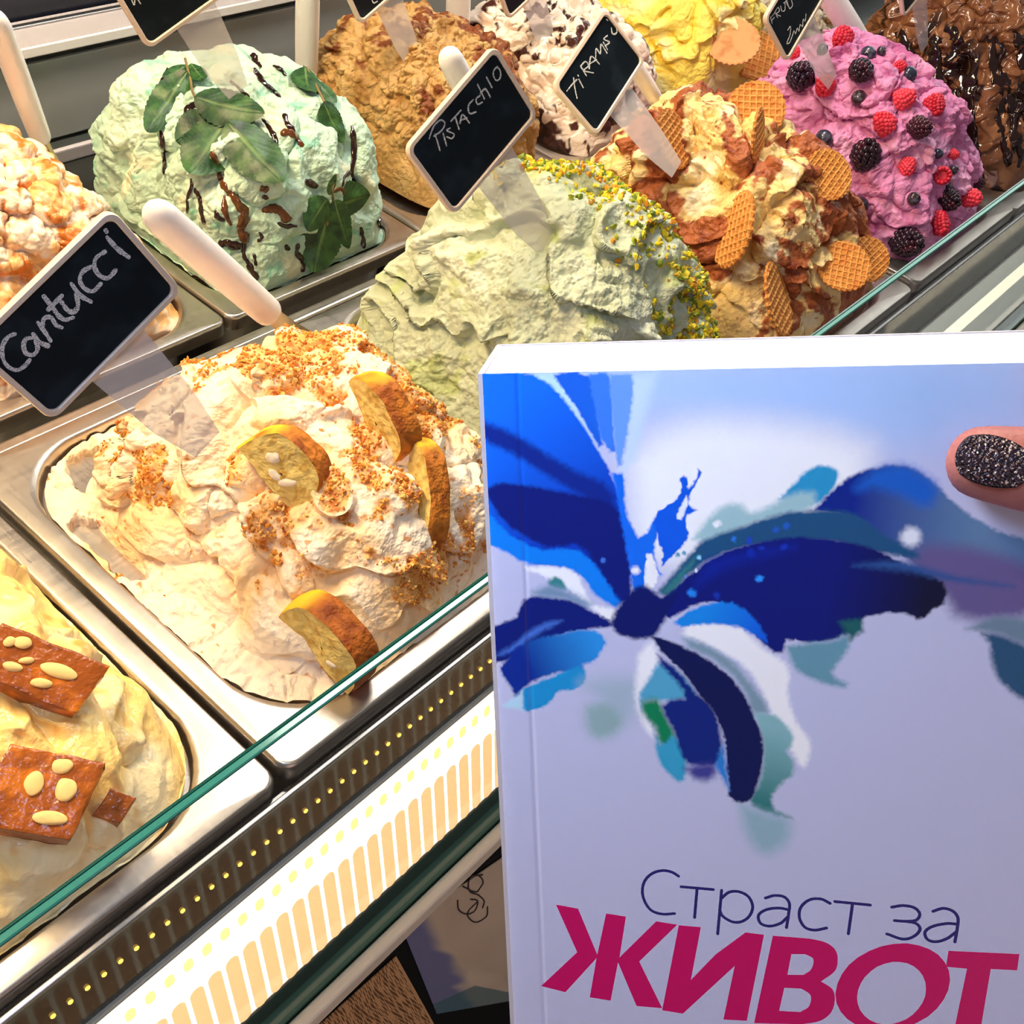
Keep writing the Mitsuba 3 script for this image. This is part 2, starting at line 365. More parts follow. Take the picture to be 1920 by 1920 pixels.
def grid_normals(G):
    du = np.roll(G, -1, 0) - np.roll(G, 1, 0)
    dv = np.empty_like(G); dv[:, 1:-1] = G[:, 2:] - G[:, :-2]; dv[:, 0] = G[:, 1] - G[:, 0]; dv[:, -1] = G[:, -1] - G[:, -2]
    n = np.cross(du, dv)
    n[:, -1] = n[:, -2].mean(0)
    n = unit(n)
    return n if n[:, n.shape[1] // 2, 2].mean() > 0 else -n

DETAIL = 1.0
class Mound:
    pass

def mound(pan, apex, zb, prof, big, fine, droop=.5, res=(520, 300), n_low=4.5, n_top=2.3, lean=0., dents=(), edge=.020, out=1.0, foot=None):
    """A heap of gelato in a pan. prof: (radius fraction, height fraction) from the rim inwards; big and fine: displacement functions of the
    points (metres along the normal), big ones sagging downhill by droop; dents: (x, y, z, radius, depth) scoops."""
    x0, x1, y0, y1, pz = PANS[pan]
    fx0, fx1, fy0, fy1 = foot or (x0, x1, y0, y1)
    c0 = np.array([(fx0 + fx1) / 2, (fy0 + fy1) / 2]); a, b = ((fx1 - fx0) / 2 - .0165) * out, ((fy1 - fy0) / 2 - .0165) * out
    nt, ns = int(res[0] * DETAIL), int(res[1] * DETAIL)
    pr = np.array(prof, float); az = apex[2]
    tt = np.linspace(0, 1, 400)
    cum = np.r_[0, np.cumsum(np.hypot(np.diff(pr[:, 0]) * .12, np.diff(pr[:, 1]) * (az - zb)))]; cum /= cum[-1]
    fr, fh = PchipInterpolator(cum, pr[:, 0]), PchipInterpolator(cum, pr[:, 1])
    arc = np.r_[0, np.cumsum(np.hypot(np.diff(fr(tt)) * .12, np.diff(fh(tt)) * (az - zb)))]; arc /= arc[-1]
    s = np.interp(np.linspace(0, 1, ns), arc, tt)
    rho, hh = fr(s), fh(s)
    face = math.atan2(EYE[1] - c0[1], EYE[0] - c0[0])
    t = np.arange(nt) / nt
    th = face + 2 * np.pi * t - .62 * np.sin(2 * np.pi * t)
    w = (1 - rho) ** 1.0
    nn = n_top + (n_low - n_top) * rho ** 2
    ct, st = np.cos(th)[:, None], np.sin(th)[:, None]
    R = (np.abs(ct / a) ** nn + np.abs(st / b) ** nn) ** (-1 / nn)
    cx = c0[0] + (apex[0] - c0[0]) * w; cy = c0[1] + (apex[1] - c0[1]) * w
    G = np.stack([cx + rho * R * ct, cy + rho * R * st, np.broadcast_to(zb + (az - zb) * hh, R.shape)], -1)
    keep = np.broadcast_to(sstep(0, edge, (1 - rho) * .12 + .002), R.shape)[..., None]
    n = grid_normals(G)
    d = big(G.reshape(-1, 3)).reshape(R.shape)[..., None]
    down = np.array([0, 0, -1.]) + n * n[..., 2:]           # downhill, along the surface
    G = G + keep * (n * d + down * np.maximum(d, 0) * droop * 1.6)
    for x, y, z, r, dep in dents:
        e = np.exp(-(((G - np.array([x, y, z])) / r) ** 2).sum(-1, keepdims=True))
        G = G - e * dep * unit(n + [0, 0, .3])
    n = grid_normals(G)
    G = G + keep * n * fine(G.reshape(-1, 3)).reshape(R.shape)[..., None]
    # nothing runs over the rim of the pan
    lim = np.array([x0 + .0035, y0 + .0035]), np.array([x1 - .0035, y1 - .0035])
    low = (G[..., 2:] < pz + .006)
    inset = .0175
    G[..., :2] = np.where(low, np.clip(G[..., :2], lim[0] + inset - .0035, lim[1] - inset + .0035), G[..., :2])
    m = Mound(); m.G = G; m.shape = R.shape; m.V = G.reshape(-1, 3); m.pan = pan
    i, j = np.meshgrid(np.arange(nt), np.arange(ns - 1), indexing='ij'); i2 = (i + 1) % nt
    A, B, Cc, Dd = i*ns + j, i2*ns + j, i2*ns + j + 1, i*ns + j + 1
    m.F = np.vstack([np.stack([A, B, Cc], -1).reshape(-1, 3), np.stack([A, Cc, Dd], -1).reshape(-1, 3)])
    fn = np.cross(m.V[m.F[:, 1]] - m.V[m.F[:, 0]], m.V[m.F[:, 2]] - m.V[m.F[:, 0]])
    if fn[:, 2].sum() < 0: m.F = m.F[:, ::-1]
    m.N = grid_normals(G).reshape(-1, 3)
    m.px, m.z = to_pix(m.V)
    return m

def hit(m, px, py):
    """The point of the mound that lies on the ray through a pixel, and a softened normal there."""
    if not hasattr(m, 'kd'):
        m.tri = m.px[m.F]; m.kd = cKDTree(m.tri.mean(1)); m.kv = cKDTree(m.px)
        m.big = float(np.percentile(np.abs(m.tri - m.tri.mean(1, keepdims=True)).max((1, 2)), 99.8)) + 1
    q = np.array([px, py], float)
    idx = np.array(m.kd.query_ball_point(q, m.big), int)
    best = None
    if len(idx):
        t = m.tri[idx]; a, e1, e2 = t[:, 0], t[:, 1] - t[:, 0], t[:, 2] - t[:, 0]; w = q - a
        det = e1[:, 0] * e2[:, 1] - e1[:, 1] * e2[:, 0]; det = np.where(np.abs(det) < 1e-9, 1e-9, det)
        u = (w[:, 0] * e2[:, 1] - w[:, 1] * e2[:, 0]) / det; v = (e1[:, 0] * w[:, 1] - e1[:, 1] * w[:, 0]) / det
        ok = (u > -1e-6) & (v > -1e-6) & (u + v < 1 + 1e-6)
        if ok.any():
            z = (m.z[m.F[idx]] * np.stack([1 - u - v, u, v], 1)).sum(1); best = z[ok].min()
    p = EYE + pix_dir(px, py) * best if best is not None else m.V[m.kv.query(q)[1]]
    near = np.array(m.kv.query_ball_point(q, 16), int)
    if len(near): near = near[((m.V[near] - p) ** 2).sum(1) < .012 ** 2]
    n = unit(m.N[near].mean(0)) if len(near) else unit(EYE - p)
    return p, n

def paint(m, cols):
    """Mixes sRGB colours: cols is a list of (colour, mask in 0..1), the first without a mask."""
    c = np.broadcast_to(lin(*cols[0]), m.V.shape).copy()
    for col, mask in cols[1:]:
        c = c + np.clip(mask, 0, 1)[:, None] * (lin(*col) - c)
    return c

def bed(m, z, amp, scale, seed, holes=(), n=190):
    """The low layer of gelato around a heap, filling the pan's opening; it joins the heap's mesh."""
    x0, x1, y0, y1, pz = PANS[m.pan]
    w, h, r = x1 - x0 - .033, y1 - y0 - .033, .056
    U, W = np.meshgrid(np.linspace(-1, 1, n), np.linspace(-1, 1, n), indexing='ij')
    # square to rounded rectangle: pull the corners in
    X, Y = U * w / 2, W * h / 2
    ax, ay = np.abs(X) - (w / 2 - r), np.abs(Y) - (h / 2 - r)
    cm = (ax > 0) & (ay > 0)
    L = np.hypot(ax, ay) + 1e-9; big_ = np.maximum(ax, ay)
    X = np.where(cm, np.sign(X) * (w / 2 - r + ax / L * big_), X); Y = np.where(cm, np.sign(Y) * (h / 2 - r + ay / L * big_), Y)
    V = np.stack([X + (x0 + x1) / 2, Y + (y0 + y1) / 2, np.full_like(X, z)], -1).reshape(-1, 3)
    q = warp(V, .03, .012, seed)
    V[:, 2] += amp * (fb(q, scale, seed + 1, 3) + .7 * puffs(q, scale * .8, seed + 2)) + .0012 * fb(V, .006, seed + 4, 3)
    for x, y, r_, d, e in holes:
        dd = np.hypot(V[:, 0] - x, (V[:, 1] - y) / e)
        V[:, 2] -= d * (1 - sstep(.75 * r_, r_, dd + .004 * fb(V, .012, seed + 5, 2)))
    i, j = np.meshgrid(np.arange(n - 1), np.arange(n - 1), indexing='ij'); a = (i * n + j).ravel()
    F = np.vstack([np.stack([a, a + n, a + n + 1], 1), np.stack([a, a + n + 1, a + 1], 1)])
    m.F = np.vstack([m.F, F + len(m.V)]); m.V = np.vstack([m.V, V])
    Nb = unit(np.cross(np.gradient(V.reshape(n, n, 3), axis=0), np.gradient(V.reshape(n, n, 3), axis=1))).reshape(-1, 3)
    m.N = np.vstack([m.N, Nb]); m.px, m.z = to_pix(m.V)

def gelato(name, m, col, mat, label, cat='gelato'):
    k = put(name, (m.V, m.F), mat, smooth=True, color=col)
    tag(k, label, cat)
    m.key = k
    return k

# white biscuit gelato (B)
def bigB(p):
    q = warp(p, .06, .016, 3)
    return .0115 * puffs(q, .050, 5) + .0065 * shelves(warp(p, .05, .012, 8), .036, 1.1, .07, 9) + .0070 * fb(p, .07, 2, 2)
def fineB(p):
    m = sstep(-.02, .35, fb(p, .06, 41, 2))
    return .0018 * fb(warp(p, .012, .004, 21), .016, 22, 3) + m * (.0040 * puffs(warp(p, .012, .005, 24), .019, 25) + .0026 * fb(p, .0065, 31, 3)) + .0007 * fb(p, .006, 34, 2) - .0035 * sstep(.72, .86, N3(p / .016, 33))
mB = mound('B', (.182, .150, .082), -.008, [(1, 0), (.97, .06), (.91, .24), (.82, .50), (.70, .73), (.52, .90), (.28, .98), (0, 1)], bigB, fineB, .8, (760, 420), foot=(.018, .2488, .0, .268))
bed(mB, -.0015, .0040, .022, 71, [(.062, .240, .018, .05, 1.2), (.030, .185, .010, .03, 3.2)])
v = mB.V
crB = cr = sstep(-.02, .16, fb(warp(v, .02, .010, 5), .036, 61, 3) + .24 * sstep(.08, .17, v[:, 0]) - .13) * sstep(.008, .03, v[:, 2] + .010 * fb(v, .02, 66, 2))
sp = sstep(.36, .52, fb(v, .0055, 57, 2)) * sstep(-.3, .3, fb(v, .05, 58, 2))
colB = paint(mB, [(248, 232, 206), ((246, 210, 156), sstep(-.05, .45, fb(v, .06, 50, 2))), ((228, 164, 78), cr * sstep(-.5, .1, fb(v, .012, 54, 3)) * .85), ((190, 108, 34), cr * sstep(.05, .4, fb(v, .009, 53, 3))), ((200, 126, 48), sp)])
gelato('gelato_mound', mB, colB, 'gelato', 'tall whipped white gelato with orange biscuit crumbs and four biscotti stuck into it')

# cream gelato (A), low and wide
def bigA(p):
    q = warp(p, .045, .020, 103)
    return .0085 * puffs(q, .056, 105, (1.5, .7, 1)) + .0075 * ridges(warp(p, .03, .014, 108), .044, 109, (1.8, .55, 1)) + .006 * fb(p, .08, 102, 2)
def fineA(p): return .0026 * ridges(warp(p, .016, .008, 121), .024, 122, (1.7, .6, 1)) + .0016 * sstep(-.1, .3, fb(p, .05, 135, 2)) * fb(p, .008, 131, 3)
mA = mound('A', (-.125, .150, .062), -.004, [(1, 0), (.975, .08), (.90, .30), (.78, .58), (.60, .82), (.34, .96), (0, 1)], bigA, fineA, .5, (520, 300))
bed(mA, -.003, .0030, .030, 171, [(-.022, .225, .014, .03, 1.6)], 120)
v = mA.V
colA = paint(mA, [(252, 214, 128), ((254, 234, 180), sstep(-.1, .4, fb(v, .05, 150, 2))), ((232, 170, 84), sstep(.32, .55, fb(warp(v, .02, .01, 151), .026, 152, 3))), ((190, 104, 36), sstep(.48, .62, fb(v, .012, 155, 3)) * sstep(.1, .4, fb(v, .04, 156, 2)))])
gelato('gelato_mound', mA, colA, 'gelato_wet', 'low creamy yellow gelato with chunks of brown almond cake at the near left corner')

# pistachio gelato (C)
def bigC(p):
    q = warp(p, .055, .026, 203)
    return .0090 * ridges(q, .075, 205, (1, 1, 1.2)) + .0085 * shelves(warp(p, .06, .020, 208), .046, 1.4, .085, 209, .12) + .0075 * fb(p, .085, 202, 2) - .006 * sstep(.62, .80, N3(p / .030, 207))
def fineC(p):
    m = sstep(-.05, .3, fb(p, .06, 241, 2) + .9 * (.33 - p[:, 0]) / .1)
    return .0022 * ridges(warp(p, .020, .010, 221), .028, 222) + m * (.0030 * fb(p, .009, 231, 3) + .0014 * fb(p, .005, 235, 2)) + .0006 * fb(p, .005, 232, 2) + .0022 * puffs(warp(p, .02, .01, 236), .026, 237) * sstep(-.1, .2, fb(p, .06, 238, 2)) - .005 * sstep(.74, .86, N3(p / .022, 233))
mC = mound('C', (.395, .155, .141), -.008, [(1, 0), (.975, .05), (.92, .18), (.82, .40), (.68, .62), (.50, .81), (.28, .95), (0, 1)], bigC, fineC, .75, (700, 400))
bed(mC, -.010, .004, .024, 271, [(.272, .255, .012, .05, 1.5)], 120)
v = mC.V
colC = paint(mC, [(186, 194, 164), ((202, 208, 184), sstep(0, .5, fb(v, .06, 250, 2))), ((172, 184, 122), sstep(.15, .5, fb(warp(v, .02, .01, 251), .03, 252, 3)))])
gelato('gelato_mound', mC, colC, 'gelato', 'pale green smeared gelato topped with chopped pistachios behind the book')

# tiramisu gelato (D)
def bigD(p):
    q = warp(p, .04, .018, 303)
    return .0135 * puffs(q, .058, 305, (1.15, 1.15, .8)) + .0070 * shelves(warp(p, .04, .016, 308), .042, 1.3, .06, 309) + .007 * fb(p, .075, 302, 2)
def fineD(p): return .0022 * puffs(warp(p, .016, .006, 321), .026, 322) + .0020 * fb(p, .007, 331, 3)
mD = mound('D', (.600, .175, .128), -.008, [(1, 0), (.98, .08), (.92, .26), (.82, .50), (.68, .74), (.50, .91), (.26, .98), (0, 1)], bigD, fineD, .6, (560, 340))
v = mD.V
co = sstep(-.01, .08, fb(warp(v, .03, .014, 350), .062, 351, 4) + .16 * sstep(.02, .1, v[:, 0] - .58) + .14 * fb(v, .009, 352, 3))
colD = paint(mD, [(238, 208, 140), ((246, 230, 188), sstep(0, .4, fb(v, .03, 353, 2))), ((232, 196, 118), sstep(.1, .5, fb(v, .05, 356, 2))), ((164, 82, 40), co * .95), ((128, 54, 26), co * sstep(.0, .4, fb(v, .014, 354, 3))), ((176, 100, 50), sstep(.30, .48, fb(v, .006, 355, 2)) * sstep(-.3, .2, fb(v, .05, 357, 2)))])
gelato('gelato_mound', mD, colD, 'gelato', 'cream gelato dusted with cocoa and stuck with round waffle wafers')

# pink berry gelato (E)
def bigE(p):
    q = warp(p, .045, .022, 403)
    return .0080 * ridges(q, .055, 405) + .0075 * puffs(warp(p, .035, .014, 408), .040, 409) + .0055 * shelves(warp(p, .04, .016, 406), .034, 1.3, .05, 410) + .005 * fb(p, .07, 402, 2)
def fineE(p): return .0022 * ridges(warp(p, .016, .008, 421), .020, 422) + .0026 * sstep(-.2, .2, fb(p, .04, 441, 2)) * fb(p, .0065, 431, 3) + .0018 * puffs(warp(p, .012, .005, 425), .016, 426)
mE = mound('E', (.856, .170, .136), -.008, [(1, 0), (.98, .06), (.92, .20), (.82, .42), (.68, .66), (.50, .85), (.27, .96), (0, 1)], bigE, fineE, .7, (540, 330))
v = mE.V
colE = paint(mE, [(214, 134, 182), ((228, 164, 202), sstep(0, .5, fb(v, .05, 450, 2))), ((190, 96, 150), sstep(.12, .5, fb(warp(v, .02, .01, 451), .026, 452, 3))), ((170, 40, 100), sstep(.5, .66, fb(v, .008, 453, 2)))])
gelato('gelato_mound', mE, colE, 'gelato', 'pink berry gelato studded with raspberries, blackberries and blueberries')

# dark chocolate gelato (F)
def bigF(p):
    c = np.array([1.125, .16]); ang = np.arctan2(p[:, 1] - c[1], p[:, 0] - c[0])
    q = warp(np.stack([ang * .085, np.hypot(p[:, 0] - c[0], p[:, 1] - c[1]), p[:, 2]], -1), .03, .009, 503)
    return .0075 * ridges(q, .020, 505, (1, .25, .55)) + .0060 * puffs(warp(p, .03, .012, 508), .032, 509) + .005 * fb(p, .07, 502, 2)
def fineF(p): return .0022 * puffs(warp(p, .012, .006, 521), .015, 522)
mF = mound('F', (1.115, .170, .160), -.008, [(1, 0), (.98, .10), (.93, .28), (.84, .54), (.68, .78), (.48, .92), (.24, .985), (0, 1)], bigF, fineF, .5, (500, 300))
v = mF.V
an = np.arctan2(v[:, 1] - .16, v[:, 0] - 1.125) * .085
sk = np.stack([an, .35 * v[:, 2], 0 * an + .2], -1)
dk = sstep(.10, .22, fb(warp(sk, .03, .006, 560), .022, 561, 3) + .25 * fb(v, .02, 563, 2)) * sstep(.0, .04, .15 - v[:, 2] + .03 * fb(v, .03, 564, 2))
colF = paint(mF, [(128, 82, 52), ((158, 108, 72), sstep(0, .5, fb(v, .03, 550, 2))), ((96, 56, 34), sstep(.1, .4, fb(warp(v, .02, .01, 551), .024, 552, 3))), ((36, 18, 14), dk)])
gelato('gelato_mound', mF, colF, 'gelato_glossy', 'glossy chocolate gelato with dark sauce running down its ripples')

# white gelato beyond (G)
mG = mound('G', (1.385, .155, .130), -.008, [(1, 0), (.94, .06), (.80, .40), (.55, .78), (.25, .96), (0, 1)], bigE, fineE, .5, (200, 110))
colG = paint(mG, [(238, 228, 214), ((200, 170, 140), sstep(.15, .4, fb(mG.V, .03, 650, 3)))])
gelato('gelato_mound', mG, colG, 'gelato', 'off-white gelato just visible beyond the chocolate gelato at the top right corner')

# caramel swirl gelato (a)
def biga(p): return .0105 * cells(warp(p, .02, .006, 703), .024, 705) + .006 * fb(p, .05, 702, 2)
def finea(p): return .0026 * cells(warp(p, .01, .004, 721), .0105, 722) + .0010 * fb(p, .005, 731, 2)
ma = mound('a', (.090, .425, .114), -.006, [(1, 0), (.96, .05), (.90, .22), (.80, .48), (.62, .76), (.42, .92), (.2, .985), (0, 1)], biga, finea, .6, (420, 240), foot=(0.0114, 0.2282, .3086, .560))
v = ma.V
colc = sstep(-.12, .16, fb(warp(v, .015, .008, 750), .026, 751, 3))
cola = paint(ma, [(246, 226, 200), ((232, 172, 92), colc * .85), ((196, 110, 34), sstep(.10, .4, fb(warp(v, .015, .008, 752), .020, 753, 3)))])
gelato('gelato_mound', ma, cola, 'gelato_wet', 'knobbly white gelato with caramel swirls at the left edge behind the leftmost slate sign')

# mint gelato (b)
def bigb(p): return .0085 * puffs(warp(p, .04, .014, 803), .046, 805) + .0075 * ridges(warp(p, .05, .022, 808), .052, 809, (1.2, 1, .7)) + .006 * fb(p, .07, 802, 2)
def fineb(p): return .0020 * puffs(warp(p, .010, .004, 821), .013, 822) * sstep(-.2, .2, fb(p, .05, 841, 2) + 2.5 * (.29 - p[:, 0]) / .1) + .0018 * fb(p, .007, 831, 3) + .0020 * ridges(warp(p, .016, .006, 823), .022, 824)
mb = mound('b', (.340, .430, .108), -.004, [(1, 0), (.975, .02), (.93, .10), (.89, .30), (.84, .55), (.74, .78), (.55, .93), (.28, .985), (0, 1)], bigb, fineb, .6, (620, 360), foot=(0.2182, 0.4350, .3086, .560))
bed(mb, -.004, .0025, .030, 871, (), 120)
v = mb.V
colb = paint(mb, [(186, 216, 194), ((204, 226, 204), sstep(0, .5, fb(v, .05, 850, 2))), ((142, 200, 174), sstep(.22, .5, fb(warp(v, .02, .008, 851), .022, 852, 3))), ((222, 228, 196), sstep(.25, .5, fb(v, .04, 853, 2)))])
gelato('gelato_mound', mb, colb, 'gelato', 'pale mint green gelato with mint leaves and chocolate drizzle')

# coffee gelato (c)
def bigc(p): return .0085 * puffs(warp(p, .035, .016, 903), .038, 905) + .0055 * cells(warp(p, .02, .008, 907), .022, 908) + .005 * fb(p, .06, 902, 2)
def finec(p): return .0022 * cells(warp(p, .01, .004, 921), .010, 922) + .0024 * fb(p, .007, 931, 3)
mc = mound('c', (.560, .430, .106), -.004, [(1, 0), (.98, .08), (.94, .28), (.87, .56), (.74, .80), (.54, .94), (.27, .99), (0, 1)], bigc, finec, .6, (480, 280), foot=(0.4480, 0.6330, .3086, .560))
v = mc.V
co = sstep(.0, .12, fb(warp(v, .02, .01, 950), .036, 951, 3) + .36 * (v[:, 0] - .545) / .1) * sstep(-.35, .1, fb(v, .010, 952, 3)) * sstep(.04, .07, v[:, 2])
colc_ = paint(mc, [(190, 150, 92), ((206, 172, 114), sstep(0, .5, fb(v, .04, 953, 2))), ((160, 114, 58), sstep(.15, .5, fb(v, .022, 954, 3))), ((122, 62, 26), co)])
gelato('gelato_mound', mc, colc_, 'gelato', 'tan coffee gelato dusted with cocoa, in the rear row between mint and chocolate ripple')

# chocolate ripple gelato (d)
def bigd(p): return .0100 * cells(warp(p, .02, .008, 1003), .026, 1005) + .005 * fb(p, .06, 1002, 2)
def fined(p): return .0026 * puffs(warp(p, .012, .005, 1021), .014, 1022)
md = mound('d', (.752, .430, .090), -.004, [(1, 0), (.98, .08), (.93, .28), (.85, .56), (.70, .80), (.50, .94), (.24, .99), (0, 1)], bigd, fined, .5, (360, 200), foot=(0.6418, 0.8386, .3086, .560))
v = md.V
ch = sstep(.16, .26, fb(warp(v, .015, .010, 1050), .024, 1051, 3))
cold = paint(md, [(244, 226, 208), ((226, 196, 172), sstep(.0, .4, fb(v, .03, 1053, 2))), ((74, 38, 28), ch), ((40, 20, 16), ch * sstep(0, .4, fb(v, .012, 1054, 2)))])
gelato('gelato_mound', md, cold, 'gelato_wet', 'white gelato rippled with dark chocolate in the rear row behind two slate signs')

# yellow gelato (e)
def bige(p): return .0110 * puffs(warp(p, .05, .022, 1103), .066, 1105) + .007 * shelves(warp(p, .05, .018, 1108), .042, 1.3, .07, 1109) + .006 * fb(p, .08, 1102, 2)
def finee(p): return .0016 * puffs(warp(p, .012, .006, 1121), .017, 1122) + .0005 * fb(p, .005, 1131, 2)
me = mound('e', (.975, .425, .124), -.004, [(1, 0), (.98, .08), (.93, .28), (.85, .54), (.70, .78), (.50, .93), (.24, .985), (0, 1)], bige, finee, .6, (420, 250), foot=(0.8386, 1.0554, .3086, .560))
v = me.V
cole = paint(me, [(250, 228, 104), ((253, 244, 176), sstep(-.05, .45, fb(v, .045, 1150, 2))), ((240, 200, 48), sstep(.2, .5, fb(warp(v, .02, .01, 1151), .030, 1152, 3)))])
gelato('gelato_mound', me, cole, 'gelato', 'bright yellow lemon gelato with two wafers at the top of the picture')

# hazelnut gelato (f)
mf = mound('f', (1.155, .43, .105), -.005, [(1, 0), (.95, .10), (.82, .48), (.55, .82), (.25, .97), (0, 1)], bigd, fined, .5, (180, 100), foot=(1.0554, 1.2522, .3086, .560))
colf = paint(mf, [(240, 226, 200), ((190, 140, 84), sstep(.12, .3, fb(mf.V, .022, 1250, 3)))])
gelato('gelato_mound', mf, colf, 'gelato', 'white gelato with brown bits in the rear row between the berry and chocolate gelato')

